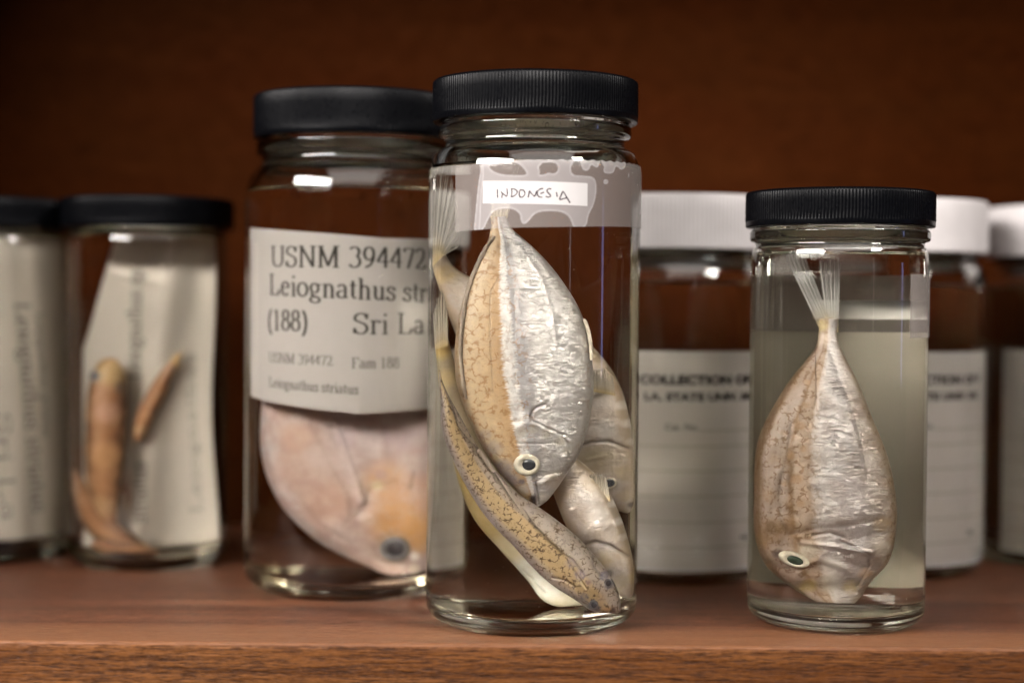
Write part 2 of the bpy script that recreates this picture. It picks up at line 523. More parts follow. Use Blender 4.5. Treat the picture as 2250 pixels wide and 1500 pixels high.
def lathe(bm, prof, seg=144, matidx=None, rfun=None):
    rings = []
    for i, (r, z) in enumerate(prof):
        if r < 1e-4:
            rings.append([bm.verts.new((0, 0, z * U))])
        else:
            rg = []
            for k in range(seg):
                th = 2 * math.pi * k / seg
                q = r if rfun is None else r + rfun(i, k)
                rg.append(bm.verts.new((q * math.cos(th) * U, q * math.sin(th) * U, z * U)))
            rings.append(rg)
    for i in range(len(rings) - 1):
        a, b = rings[i], rings[i + 1]
        for k in range(seg):
            j = (k + 1) % seg
            if len(a) == 1 and len(b) == 1:
                continue
            if len(a) == 1:
                f = bm.faces.new((a[0], b[j], b[k]))
            elif len(b) == 1:
                f = bm.faces.new((a[k], a[j], b[0]))
            else:
                f = bm.faces.new((a[k], a[j], b[j], b[k]))
            if matidx:
                f.material_index = matidx(i)
    return rings


def make_glass(outer, inner, level):
    """outer: base centre -> rim. inner: floor centre -> rim. The inner wall is kept only above the fluid."""
    bm = bmesh.new()
    prof = fillet(outer)
    ins = fillet(inner)
    wet, dry = [], []
    for i, (r, z) in enumerate(ins):
        if z <= level:
            wet.append((r, z))
        else:
            dry.append((r, z))
    a, b = wet[-1], dry[0]
    k = (level - a[1]) / max(b[1] - a[1], 1e-6)
    ring = (a[0] + (b[0] - a[0]) * k, level)
    wet.append(ring)
    lathe(bm, prof + list(reversed(dry)) + [ring])
    fb = bmesh.new()
    n = len(wet)
    rr = ring[0]
    top = [(rr - 0.25, level - 0.45), (rr - 0.8, level - 0.75), (rr - 2.0, level - 0.9), (0, level - 0.9)]
    lathe(fb, wet + top, matidx=lambda i: 0 if i < n - 1 else 1)
    return bm, fb, ring


def make_lid(R, z0, z1, neck, ribs=196, amp=0.26, dens=6):
    bm = bmesh.new()
    prof = fillet([(neck + 0.5, z1 - 2.0, 0), (neck + 0.5, z0, 0.2), (R - 0.1, z0, 0.35), (R, z0 + 1.35, 0.2)], 4)
    n0 = len(prof)
    zb = z0 + 1.6
    zt = z1 - 1.0
    prof += [(R - 0.02, zb)] + [(R - 0.02, zb + 0.35)] + [(R - 0.05, zb + (zt - zb) * k / 3) for k in (1, 2)] + [(R - 0.10, zt), (R - 0.25, zt + 0.45), (R - 0.7, zt + 0.85), (R - 1.4, z1), (R - 3.0, z1), (R - 3.4, z1 - 0.3), (0, z1 - 0.3)]
    wts = [0] * n0 + [0.0, 1, 1, 1, 1, 0.9, 0.45, 0.0] + [0] * 10

    def rf(i, k):
        ph = (k % dens) / dens * 2 * math.pi
        c = 0.5 + 0.5 * math.cos(ph)
        return amp * wts[i] * (c ** 0.8 - 0.6)
    lathe(bm, prof + [], seg=ribs * dens, rfun=rf)
    # underside of the top
    return bm


def jar(name, loc, label, group, outer, inner, level, lid, fluid='fluid_side', lid_mat='black_lid', rot=0.0, extra=None):
    root = empty(name, (loc[0] * U, loc[1] * U, loc[2] * U if len(loc) > 2 else 0), label, 'jar', group)
    if lid_mat == 'black_lid':
        root.scale = FIT
    g, f, ring = make_glass(outer, inner, level)
    og = obj('glass', g, M['glass'], root)
    of = obj('preserving_fluid', f, [M[fluid], M['fluid_top']], root)
    ol = obj('lid', make_lid(*lid), M[lid_mat], root)
    ol.rotation_euler.z = rot
    bm = bmesh.new()
    rim = max(p[1] for p in outer)
    lathe(bm, [(0, rim + 0.05), (lid[3] + 0.1, rim + 0.05), (lid[3] + 0.1, rim + 0.5), (0, rim + 0.5)], 96)
    obj('liner', bm, M['liner'], ol)
    return root


# ---------------------------------------------------------------- setting


def box(bm, x0, x1, y0, y1, z0, z1):
    v = [bm.verts.new((x * U, y * U, z * U)) for z in (z0, z1) for y in (y0, y1) for x in (x0, x1)]
    for f in ((0, 2, 3, 1), (4, 5, 7, 6), (0, 1, 5, 4), (2, 6, 7, 3), (0, 4, 6, 2), (1, 3, 7, 5)):
        bm.faces.new([v[i] for i in f])
    return v


bm = bmesh.new()
box(bm, -520, 520, 466, 712, -24, 0)
es = [e for e in bm.edges if all(abs(v.co.y - 0.466) < 1e-6 for v in e.verts) and abs(e.verts[0].co.z - e.verts[1].co.z) < 1e-6]
bmesh.ops.bevel(bm, geom=es, offset=0.002, segments=5, profile=0.5, affect='EDGES')
for f_ in bm.faces:
    f_.normal_update()
    if f_.normal.y < -0.8:
        f_.material_index = 1
o = obj('shelf', bm, [M['shelf_wood'], M['edge_wood']], smooth=False)
tag(o, 'reddish brown wooden shelf board the jars stand on', 'shelf', kind='structure')

bm = bmesh.new()
box(bm, -520, 520, 712, 724, -24, 460)
o = obj('back_wall', bm, M['panel_wood'], smooth=False)
tag(o, 'dark brown wooden back wall of the cabinet behind the jars', 'wall', kind='structure')
for nm, dims, lb in (('side_shade_panel', (-278, -262, 470, 711, 0.5, 324), 'unseen dark wooden left side of the cabinet, added for shade'), ('side_shade_panel', (296, 312, 470, 711, 0.5, 324), 'unseen dark wooden right side of the cabinet, added for shade'), ('top_shade_panel', (-278, 312, 470, 711, 325, 344), 'unseen dark wooden board over the shelf, added to darken the wall top')):  # out-of-view boards, added to shade the wall corners and left jars
    bm = bmesh.new()
    box(bm, *dims)
    tag(obj(nm, bm, M['panel_wood'], smooth=False), lb, 'wall', kind='structure')

# ---------------------------------------------------------------- jars
FRONT = (6.5, 504)
RIGHT = (99.5, 506.5)
USNM = (-53.6, 563)
SECOND = (-134.0, 611)
LEFT = (-196.0, 623.5)
W1, W2, W3 = (58.2, 598), (137.0, 612), (218.0, 635)
FIT = (0.988, 0.988, 0.994)           # the five fish jars are a little smaller than first measured

front = jar('specimen_jar', FRONT, 'tall jar with a handwritten INDONESIA slip under frosted tape and a black lid', None,
    [(0, 1.6, 0), (22, 1.4, 1), (25.0, 0.0, 1.5), (27, 0, 1.5), (32.5, 3.0, 8.5), *ell(32.5, 134.0, 27.6, 143.4), (27.2, 146.2, 1.0), (29.5, 146.6, 1.2), (29.6, 149.8, 1.2), (27.9, 151.0, 0.8), (27.8, 162.4, 0.8), (26.4, 162.9, 0.5)],
    [(0, 5.4, 0), (22, 5.0, 8), (30.2, 4.6, 8.0), *ell(30.2, 133.0, 25.2, 142.2), (25.2, 162.4, 0.5), (25.6, 162.9, 0)], 137.6,
    (31.4, 151.2, 163.9, 28.0), rot=0.3)
right = jar('specimen_jar', RIGHT, 'shorter jar with a black lid holding a single head-down fish, at the front right', None,
    [(0, 1.6, 0), (18, 1.4, 1), (20.5, 0.0, 1.5), (22, 0, 1.5), (27.1, 2.5, 7.0), *ell(27.1, 107.5, 25.7, 114.4), (25.6, 116.0, 0.6), (27.4, 116.3, 1.0), (27.4, 119.2, 1.0), (25.8, 120.2, 0.8), (25.8, 129.6, 0.8), (24.4, 130.1, 0.5)],
    [(0, 5.2, 0), (17, 4.9, 7), (25.1, 4.6, 7.0), *ell(25.1, 107.0, 23.4, 114.0), (23.3, 129.5, 0.5), (23.8, 130.1, 0)], 112.5,
    (28.8, 120.5, 131.3, 25.9, 180), rot=0.1)
usnm = jar('specimen_jar', USNM, 'wide jar with a black lid and a printed USNM 394472 label inside', None,
    [(0, 1.6, 0), (25, 1.4, 1), (28, 0.0, 1.5), (30, 0, 1.5), (37.0, 3.0, 9.0), *ell(37.0, 129.5, 31.7, 142.4), (31.5, 145.4, 1.0), (33.4, 146.0, 1.2), (33.4, 149.6, 1.2), (32.0, 151.0, 0.8), (31.9, 164.6, 0.8), (30.4, 165.0, 0.5)],
    [(0, 5.6, 0), (24, 5.2, 9), (34.7, 4.8, 9.0), *ell(34.7, 128.5, 29.2, 141.0), (29.2, 164.4, 0.5), (29.8, 165.0, 0)], 134.0,
    (34.4, 151.3, 166.0, 32.1, 200), fluid='amber_side')


def small_jar(loc, label):
    return jar('specimen_jar', loc, label, 'small black-lidded jars of fish at the left',
        [(0, 1.6, 0), (19, 1.4, 1), (21.5, 0.0, 1.5), (23, 0, 1.5), (29.3, 2.5, 7.5), *ell(29.3, 115.0, 28.3, 120.0), (28.9, 120.4, 0.4), (28.9, 122.0, 0.5), (27.4, 122.9, 0.4), (27.4, 132.4, 0.8), (26.0, 133.0, 0.5)],
        [(0, 5.2, 0), (18, 4.9, 7), (27.3, 4.6, 7.5), *ell(27.3, 115.0, 25.4, 121.0), (24.8, 132.4, 0.5), (25.4, 133.0, 0)], 120.5,
        (31.6, 123.0, 134.0, 27.5, 190), fluid='amber_side')


second = small_jar(SECOND, 'black-lidded jar with two orange fish in front of a folded white paper')
left = small_jar(LEFT, 'black-lidded jar filled by a paper with sideways print, cut by the left edge')


def white_jar(loc, label, R=36.4):
    k = R - 40.0
    return jar('specimen_jar', loc, label, 'white-lidded collection jars at the back',
        [(0, 1.6, 0), (28, 1.4, 1), (31 + k, 0.0, 1.5), (33 + k, 0, 1.5), (40.0 + k, 3.0, 8.0), *ell(40.0 + k, 100.0, 35.8 + k, 112.0), (36.6 + k, 113.4, 0.6), (36.4 + k, 115.2, 0.6), (36.2 + k, 132.0, 0.8), (34.6 + k, 132.6, 0.5)],
        [(0, 5.2, 0), (26, 4.9, 8), (37.8 + k, 4.6, 8.0), *ell(37.8 + k, 99.0, 33.4 + k, 111.0), (33.2 + k, 132.0, 0.5), (34.0 + k, 132.6, 0)], 104.0,
        (40.2 + k, 115.2, 134.0, 36.8 + k, 150), fluid='amber_side', lid_mat='white_lid')


w1 = white_jar(W1, 'white-lidded jar with a printed collection label, between the two front jars')
w2 = white_jar(W2, 'white-lidded jar behind the single-fish jar at the right')
w3 = white_jar(W3, 'white-lidded jar farthest right, cut by the picture edge', 36.4)


def droplets(parent, r, z0, z1, n, seed, arcs, rmin=0.18, rmax=0.6):
    rnd = random.Random(seed)
    bm = bmesh.new()
    for _ in range(n):
        a0_, a1_ = rnd.choice(arcs)
        th = math.radians(rnd.uniform(a0_, a1_))
        z = rnd.uniform(z0, z1)
        q = rmin + (rmax - rmin) * rnd.random() ** 3
        c_ = Vector((math.sin(th) * r, -math.cos(th) * r, z)) * U
        m = Matrix.Translation(c_) @ Matrix.Rotation(th, 4, 'Z') @ Matrix.Diagonal((q * U, q * U * 0.55, q * U * rnd.uniform(0.9, 1.5), 1))
        bmesh.ops.create_icosphere(bm, subdivisions=2, radius=1.0, matrix=m)
    o_ = obj('water_droplets', bm, M['fluid_top'], parent)
    o_['kind'] = 'stuff'
    return o_


droplets(front, 24.85, 144.2, 149.5, 130, 5, [(-60, 60), (-14, 16), (-60, 60), (150, 210)])
droplets(right, 23.2, 114.6, 116.0, 60, 8, [(-30, 45), (0, 40)], 0.15, 0.4)

rnd_ = random.Random(21)
bm = bmesh.new()
for _ in range(90):
    a_, q_ = rnd_.uniform(0, 6.283), 29.0 * rnd_.random() ** 0.5
    z_ = rnd_.uniform(6, 130) if rnd_.random() < 0.6 else rnd_.uniform(5.5, 30)
    bmesh.ops.create_icosphere(bm, subdivisions=1, radius=rnd_.uniform(0.05, 0.13) * U, matrix=Matrix.Translation(Vector((q_ * math.cos(a_), -abs(q_ * math.sin(a_)), z_)) * U))
o = obj('floating_specks', bm, M['slip'], front)
o['kind'] = 'stuff'

# ---------------------------------------------------------------- lettering


def arc(cx, cy, rx, ry, a0, a1, n=14):
    return [(cx + rx * math.cos(math.radians(a0 + (a1 - a0) * k / n)), cy + ry * math.sin(math.radians(a0 + (a1 - a0) * k / n))) for k in range(n + 1)]


def serif(x, y, w=0.11):
    return [(x - w, y), (x + w, y)]


# stroke skeletons, cap height 1, x-height 0.66; drawn with a broad nib (thick uprights, thin cross strokes)
GLY = {
    'U': (0.95, [[(0.18, 1), (0.18, 0.3)] + arc(0.48, 0.3, 0.30, 0.28, 180, 360), [(0.78, 0.3), (0.78, 1)], serif(0.18, 1, .16), serif(0.78, 1, .14)]),
    'S': (0.72, [arc(0.36, 0.74, 0.25, 0.25, 20, 200, 10) + arc(0.36, 0.26, 0.26, 0.26, 70, -165, 12), [(0.60, 0.98), (0.60, 0.72)], [(0.10, 0.02), (0.10, 0.28)]]),
    'N': (0.98, [[(0.2, 0), (0.2, 1)], [(0.2, 1), (0.8, 0)], [(0.8, 0), (0.8, 1)], serif(0.18, 1, .14), serif(0.2, 0, .14), serif(0.8, 1, .14)]),
    'M': (1.15, [[(0.2, 0), (0.2, 1)], [(0.2, 1), (0.56, 0.05)], [(0.56, 0.05), (0.93, 1)], [(0.93, 1), (0.93, 0)], serif(0.2, 1, .15), serif(0.2, 0, .14), serif(0.95, 1, .14), serif(0.93, 0, .15)]),
    '3': (0.66, [arc(0.30, 0.75, 0.22, 0.24, 150, -70, 10) + arc(0.30, 0.28, 0.26, 0.28, 75, -150, 12)]),
    '9': (0.66, [arc(0.32, 0.68, 0.22, 0.31, 0, 360, 18), [(0.54, 0.68), (0.52, 0.4), (0.38, 0.12), (0.14, 0.0)]]),
    '4': (0.66, [[(0.44, 1), (0.06, 0.30)], [(0.04, 0.30), (0.62, 0.30)], [(0.45, 1), (0.45, 0)]]),
    '7': (0.66, [[(0.08, 0.80), (0.10, 0.97)], [(0.09, 0.97), (0.58, 0.97)], [(0.58, 0.97), (0.28, 0)]]),
    '2': (0.66, [arc(0.30, 0.72, 0.23, 0.27, 165, -20, 10) + [(0.40, 0.40), (0.08, 0.03)], [(0.08, 0.03), (0.60, 0.03)], [(0.60, 0.03), (0.62, 0.2)]]),
    '1': (0.66, [[(0.34, 0), (0.34, 1), (0.18, 0.88)], serif(0.34, 0, .16)]),
    '8': (0.66, [arc(0.32, 0.76, 0.19, 0.23, 0, 360, 16), arc(0.32, 0.27, 0.24, 0.27, 0, 360, 16)]),
    '(': (0.42, [arc(0.46, 0.38, 0.32, 0.66, 110, 250, 10)]),
    ')': (0.42, [arc(-0.02, 0.38, 0.32, 0.66, 70, -70, 10)]),
    'L': (0.82, [[(0.22, 0), (0.22, 1)], [(0.10, 0.02), (0.68, 0.02)], [(0.68, 0.02), (0.74, 0.26)], serif(0.22, 1, .16)]),
    'F': (0.76, [[(0.22, 0), (0.22, 1)], [(0.10, 0.98), (0.66, 0.98)], [(0.66, 0.98), (0.68, 0.78)], [(0.22, 0.52), (0.5, 0.52)], serif(0.22, 0, .16)]),
    'e': (0.60, [[(0.12, 0.38), (0.50, 0.38)], arc(0.31, 0.33, 0.21, 0.33, 10, 320, 18)]),
    'i': (0.36, [[(0.2, 0), (0.2, 0.64)], serif(0.2, 0, .13), [(0.06, 0.62), (0.2, 0.64)], [(0.2, 0.86), (0.2, 0.98)]]),
    'o': (0.66, [arc(0.33, 0.33, 0.25, 0.33, 0, 360, 18)]),
    'g': (0.66, [arc(0.30, 0.42, 0.19, 0.23, 0, 360, 16), [(0.48, 0.58), (0.62, 0.62)], [(0.2, 0.22), (0.14, 0.08), (0.46, 0.0)], arc(0.32, -0.14, 0.24, 0.14, 60, -300, 16)]),
    'n': (0.68, [[(0.17, 0), (0.17, 0.64)], arc(0.34, 0.42, 0.17, 0.22, 160, 0, 8) + [(0.51, 0)], serif(0.17, 0, .12), serif(0.51, 0, .12), [(0.04, 0.62), (0.17, 0.64)]]),
    'm': (1.02, [[(0.17, 0), (0.17, 0.64)], arc(0.34, 0.42, 0.17, 0.22, 160, 0, 8) + [(0.51, 0)], arc(0.68, 0.42, 0.17, 0.22, 160, 0, 8) + [(0.85, 0)], serif(0.17, 0, .12), serif(0.51, 0, .1), serif(0.85, 0, .12)]),
    'a': (0.60, [arc(0.28, 0.46, 0.17, 0.19, 160, 0, 8) + [(0.45, 0.08), (0.56, 0.03)], arc(0.27, 0.18, 0.19, 0.17, 70, 300, 12) + [(0.45, 0.12)]]),
    't': (0.42, [[(0.2, 0.86), (0.2, 0.12), (0.27, 0.02), (0.38, 0.06)], [(0.06, 0.64), (0.38, 0.64)]]),
    'h': (0.68, [[(0.17, 0), (0.17, 1)], arc(0.34, 0.42, 0.17, 0.22, 160, 0, 8) + [(0.51, 0)], serif(0.17, 0, .12), serif(0.51, 0, .12), [(0.04, 0.98), (0.17, 1)]]),
    'u': (0.68, [[(0.17, 0.64), (0.17, 0.2)] + arc(0.33, 0.2, 0.16, 0.19, 180, 340, 8), [(0.51, 0.64), (0.51, 0)], [(0.05, 0.63), (0.17, 0.64)], [(0.40, 0.63), (0.51, 0.64)], [(0.51, 0), (0.62, 0.03)]]),
    's': (0.52, [arc(0.25, 0.50, 0.15, 0.15, 30, 200, 8) + arc(0.26, 0.17, 0.17, 0.17, 70, -160, 10), [(0.42, 0.63), (0.42, 0.47)], [(0.07, 0.02), (0.07, 0.18)]]),
    'r': (0.48, [[(0.17, 0), (0.17, 0.64)], arc(0.32, 0.46, 0.15, 0.18, 160, 50, 6), serif(0.17, 0, .13), [(0.04, 0.62), (0.17, 0.64)], [(0.42, 0.52), (0.42, 0.64)]]),
    'p': (0.68, [[(0.17, -0.3), (0.17, 0.64)], arc(0.34, 0.33, 0.22, 0.31, 150, -150, 14), serif(0.17, -0.3, .13)]),
    ' ': (0.34, []),
}


def stroke(bm, pts, wfun, place, cap=0.0):
    """widen a polyline in the plane and hand its vertices to place(a, b)"""
    P = []
    for i in range(len(pts) - 1):
        n = max(1, int(math.dist(pts[i], pts[i + 1]) / 0.9))
        for k in range(n):
            P.append((pts[i][0] + (pts[i + 1][0] - pts[i][0]) * k / n, pts[i][1] + (pts[i + 1][1] - pts[i][1]) * k / n))
    P.append(pts[-1])
    L, R = [], []
    for i, p in enumerate(P):
        a, b = P[max(i - 1, 0)], P[min(i + 1, len(P) - 1)]
        dx, dy = b[0] - a[0], b[1] - a[1]
        d = math.hypot(dx, dy) or 1
        dx, dy = dx / d, dy / d
        w = wfun(dx, dy, i / max(len(P) - 1, 1)) / 2
        L.append(bm.verts.new(place(p[0] - dy * w, p[1] + dx * w)))
        R.append(bm.verts.new(place(p[0] + dy * w, p[1] - dx * w)))
    for i in range(len(P) - 1):
        bm.faces.new((L[i], R[i], R[i + 1], L[i + 1]))


def nib(thick, thin):
    return lambda dx, dy, t: thin + (thick - thin) * abs(dy) ** 1.2


def text_width(s, size):
    return sum(GLY[c][0] for c in s) * size


def write(bm, s, a, z, size, place, thick=0.15, thin=0.05, width=None, slope=0.0):
    """serif text starting at (a, z) mm; width stretches it to a given length"""
    kx = 1.0 if width is None else width / text_width(s, size)
    x = 0.0
    for ch in s:
        adv, strokes = GLY[ch]
        for st in strokes:
            pts = [(a + (x + px * size) * kx, z + py * size + slope * (x + px * size) * kx) for px, py in st]
            stroke(bm, pts, nib(thick * size, thin * size), place)
        x += adv * size


def on_cyl(r):
    return lambda a, z: (r * math.sin(a / r) * U, -r * math.cos(a / r) * U, z * U)


def patch(name, r, a0, a1, z0, z1, mat, parent, na=48, nz=10, th=0.12, zf=None, rf=None):
    """a thin sheet bent round the jar axis; zf(a, t) moves edges, rf(a, z) bends it off the cylinder"""
    bm = bmesh.new()
    for side in (0, 1):
        g = []
        for j in range(nz + 1):
            row = []
            for i in range(na + 1):
                a = a0 + (a1 - a0) * i / na
                t = j / nz
                z = z0 + (z1 - z0) * t
                if zf:
                    z = zf(a, t)
                rr = r + (rf(a, z) if rf else 0) - side * th
                th_ = a / r
                row.append(bm.verts.new((rr * math.sin(th_) * U, -rr * math.cos(th_) * U, z * U)))
            g.append(row)
        for j in range(nz):
            for i in range(na):
                q = (g[j][i], g[j][i + 1], g[j + 1][i + 1], g[j + 1][i])
                bm.faces.new(q if side == 0 else q[::-1])
        if side == 0:
            g0 = g
    def wall(e0, e1):
        for i in range(len(e0) - 1):
            bm.faces.new((e0[i + 1], e0[i], e1[i], e1[i + 1]))
    wall(g0[0], g[0])
    wall(g0[-1][::-1], g[-1][::-1])
    wall([r_[0] for r_ in g0][::-1], [r_[0] for r_ in g][::-1])
    wall([r_[-1] for r_ in g0], [r_[-1] for r_ in g])
    return obj(name, bm, mat, parent, smooth=False)


DATA = {}
DATA['main'] = {'jar': 'front', 'th': 7.0, 'rows': [(-10.19, 121.31, -6.8, 121.59, -7), (-10.5, 117.69, -5.37, 117.98, -7), (-11.14, 114.33, -2.66, 115.05, -7), (-13.02, 110.03, 0.59, 111.46, -7), (-15.16, 104.23, 3.84, 107.07, -7), (-17.02, 97.49, 7.11, 101.74, -7), (-18.44, 90.05, 10.44, 95.06, -7), (-19.14, 81.94, 12.71, 87.68, -7), (-18.83, 73.83, 13.9, 79.6, -7), (-17.3, 67.11, 14.3, 71.51, -7), (-15.23, 61.08, 13.67, 64.09, -7), (-12.67, 55.07, 12.37, 56.67, -7), (-9.84, 49.73, 10.52, 50.61, -7), (-7.07, 45.07, 8.03, 45.89, -7), (-4.34, 41.75, 5.89, 41.84, -7), (-2.16, 39.08, 3.75, 38.46, -7), (-0.76, 37.35, 2.36, 36.97, -7), (0.22, 36.42, 1.51, 36.29, -7)], 'feats': [([(-4.93, 59.29), (-1.9, 60.93), (-0.34, 61.48), (3.14, 59.64), (7.22, 57.52)], 2.2, -0.35, 0), ([(-4.34, 55.15), (0.49, 55.07), (5.87, 55.38)], 0.4, 0.15, 0.15), ([(-0.46, 62.01), (-0.69, 63.21), (-0.25, 64.69), (0.86, 65.76), (2.76, 66.58)], 0.5, 0.45, 0.5), ([(-0.34, 61.61), (1.57, 60.96), (3.14, 59.91), (7.44, 57.65)], 0.6, 0.3, 0.1), ([(7.22, 57.12), (8.6, 54.85), (9.44, 49.76), (7.75, 46.28)], 0.8, 0.3, 0.15), ([(0.79, 43.58), (3.24, 45.87), (7.52, 46.82)], 0.7, 0.3, 0.1), ([(0.79, 43.18), (1.14, 41.04), (1.39, 37.16)], 0.5, 0.5, 0.35), ([(2.13, 43.32), (4.93, 45.21)], 2.0, -0.6, 0), ([(-4.86, 99.58), (-4.75, 83.59), (-4.44, 70.25), (-2.49, 64.93)], 1.2, 0.2, 0), ([(-8.07, 104.88), (-10.91, 99.53), (-11.17, 86.18), (-10.25, 70.17)], 0.35, 0.1, 0.22), ([(-11.13, 114.45), (-13.8, 107.51), (-16.32, 99.49), (-17.77, 88.78), (-18.35, 78.06), (-17.49, 68.43)], 0.35, 0.3, 0.6), ([(-3.37, 112.23), (1.72, 103.63), (4.6, 93.01), (5.79, 83.69)], 0.9, -0.3, 0)], 'eyes': [((-1.49, 48.9), 29)], 'paint': [((-7.45, 47.48), 2.87, (0.3, 0.26, 0.27), 0.85), ((-5.16, 44.17), 2.21, (0.28, 0.25, 0.28), 0.8), ((-9.79, 53.45), 2.43, (0.36, 0.3, 0.28), 0.6), ((-11.8, 57.43), 1.55, (0.34, 0.29, 0.28), 0.5), ((-2.33, 41.54), 1.99, (0.45, 0.4, 0.36), 0.7), ((0.37, 38.89), 1.22, (0.035, 0.015, 0.015), 0.95), ((-0.07, 37.55), 0.99, (0.03, 0.012, 0.012), 0.95), ((-2.68, 43.81), 0.99, (0.12, 0.1, 0.14), 0.8), ((-3.01, 58.51), 1.44, (0.5, 0.44, 0.34), 0.6), ((0.01, 59.35), 1.44, (0.48, 0.43, 0.34), 0.6), ((3.15, 58.04), 1.55, (0.52, 0.46, 0.36), 0.6), ((6.55, 55.91), 1.44, (0.6, 0.52, 0.4), 0.6), ((8.39, 52.97), 1.33, (0.62, 0.54, 0.42), 0.5), ((8.17, 67.68), 4.42, (0.66, 0.62, 0.6), 0.35), ((5.5, 44.27), 2.87, (0.62, 0.52, 0.4), 0.6), ((2.72, 38.91), 1.77, (0.66, 0.58, 0.48), 0.6)], 'fins': {'caudal': [(-10.18, 119.97), (-6.79, 120.25), (-3.34, 138.47), (-12.4, 138.21)], 'dorsal': [(-9.71, 115.68), (-11.8, 112.31), (-14.14, 106.93), (-15.85, 102.21), (-16.9, 98.16), (-17.95, 91.41), (-18.64, 83.3), (-18.36, 77.9), (-17.57, 71.16), (-16.94, 67.79)], 'anal': [(12.12, 91.71), (13.51, 86.34), (14.13, 79.6)], 'pectoral': [(0.3, 64.99), (-0.85, 68.72), (-2.35, 74.3), (-4.29, 76.28)]}}
DATA['dorsalview'] = {'jar': 'front', 'th': 6.0, 'rows': [(-26.26, 75.47, -26.26, 76.3, -13), (-26.26, 71.16, -25.12, 72.86, -13), (-25.74, 66.52, -22.64, 68.39, -14), (-25.74, 61.19, -19.65, 63.64, -14), (-24.18, 55.88, -16.68, 58.36, -14), (-21.57, 50.59, -13.89, 53.62, -14), (-18.82, 45.18, -10.98, 49.14, -14), (-15.52, 39.39, -7.44, 44.94, -14), (-12.06, 33.87, -3.51, 40.46, -14), (-8.61, 29.55, 0.71, 37.31, -14), (-5.12, 25.74, 5.05, 33.73, -14), (-1.67, 21.25, 9.11, 30.11, -14), (2.1, 16.74, 12.92, 26.06, -14), (5.76, 13.27, 16.42, 21.71, -14), (9.54, 10.7, 20.12, 17.16, -15), (13.15, 7.97, 22.9, 12.76, -15), (16.83, 5.6, 24.55, 9.03, -16), (20.28, 5.6, 24.55, 6.04, -16), (22.59, 5.6, 24.55, 5.6, -16)], 'feats': [([(-22.72, 67.34), (-20.09, 60.28), (-13.95, 52.85), (-8.96, 45.53), (-6.05, 40.67), (-3.54, 37.13), (0.49, 31.47), (3.69, 27.91), (7.75, 23.66)], 0.55, 0.7, 0.65), ([(-20.96, 58.93), (-14.71, 51.51), (-9.67, 44.19), (-4.48, 36.58)], 0.9, -0.35, 0.0), ([(7.75, 23.66), (10.54, 21.91), (13.05, 18.16)], 0.35, 0.3, 0.35), ([(9.45, 21.52), (11.68, 17.51), (14.48, 13.47)], 0.4, 0.3, 0.3), ([(5.19, 16.49), (8.29, 15.95), (10.97, 14.06)], 0.6, 0.4, 0.4), ([(15.45, 22.51), (16.13, 19.43), (18.46, 17.11)], 0.6, 0.4, 0.4)], 'eyes': [((16.62, 8.63), 15), ((20.66, 14.51), 13)], 'paint': [((13.74, 10.82), 1.44, (0.13, 0.13, 0.16), 0.8), ((16.35, 8.37), 1.88, (0.1, 0.1, 0.14), 0.85), ((17.71, 7.26), 1.22, (0.06, 0.06, 0.09), 0.8), ((19.45, 16.82), 1.44, (0.12, 0.12, 0.17), 0.85), ((21.12, 14.1), 1.44, (0.09, 0.09, 0.13), 0.8), ((15.11, 15.19), 0.99, (0.16, 0.07, 0.06), 0.7), ((12.55, 17.5), 1.77, (0.32, 0.25, 0.28), 0.6), ((10.06, 20.85), 1.55, (0.34, 0.28, 0.3), 0.5), ((22.31, 5.6), 1.1, (0.02, 0.012, 0.012), 0.95), ((22.72, 6.73), 0.88, (0.03, 0.015, 0.015), 0.9), ((22.72, 5.6), 0.77, (0.1, 0.05, 0.03), 0.6), ((19.23, 10.02), 1.99, (0.42, 0.3, 0.2), 0.6), ((-21.62, 46.27), 2.21, (0.46, 0.4, 0.41), 0.6), ((-16.58, 38.44), 2.43, (0.46, 0.4, 0.41), 0.6), ((-11.42, 31.93), 2.43, (0.46, 0.4, 0.41), 0.55), ((-5.94, 25.41), 2.21, (0.45, 0.4, 0.4), 0.5), ((-18.65, 41.7), 2.21, (0.46, 0.4, 0.41), 0.6), ((-1.19, 20.44), 1.55, (0.48, 0.4, 0.38), 0.5), ((3.42, 32.15), 2.43, (0.4, 0.34, 0.3), 0.55), ((8.2, 27.51), 2.43, (0.4, 0.34, 0.3), 0.5), ((11.88, 23.49), 1.77, (0.4, 0.34, 0.3), 0.5), ((-0.72, 36.37), 1.77, (0.36, 0.3, 0.29), 0.6)], 'fins': {'dorsal': [(-23.86, 67.27), (-20.08, 60.06), (-14.27, 53.01), (-9.08, 45.41), (-5.96, 40.54), (-3.6, 36.86), (-1.25, 33.57)]}}
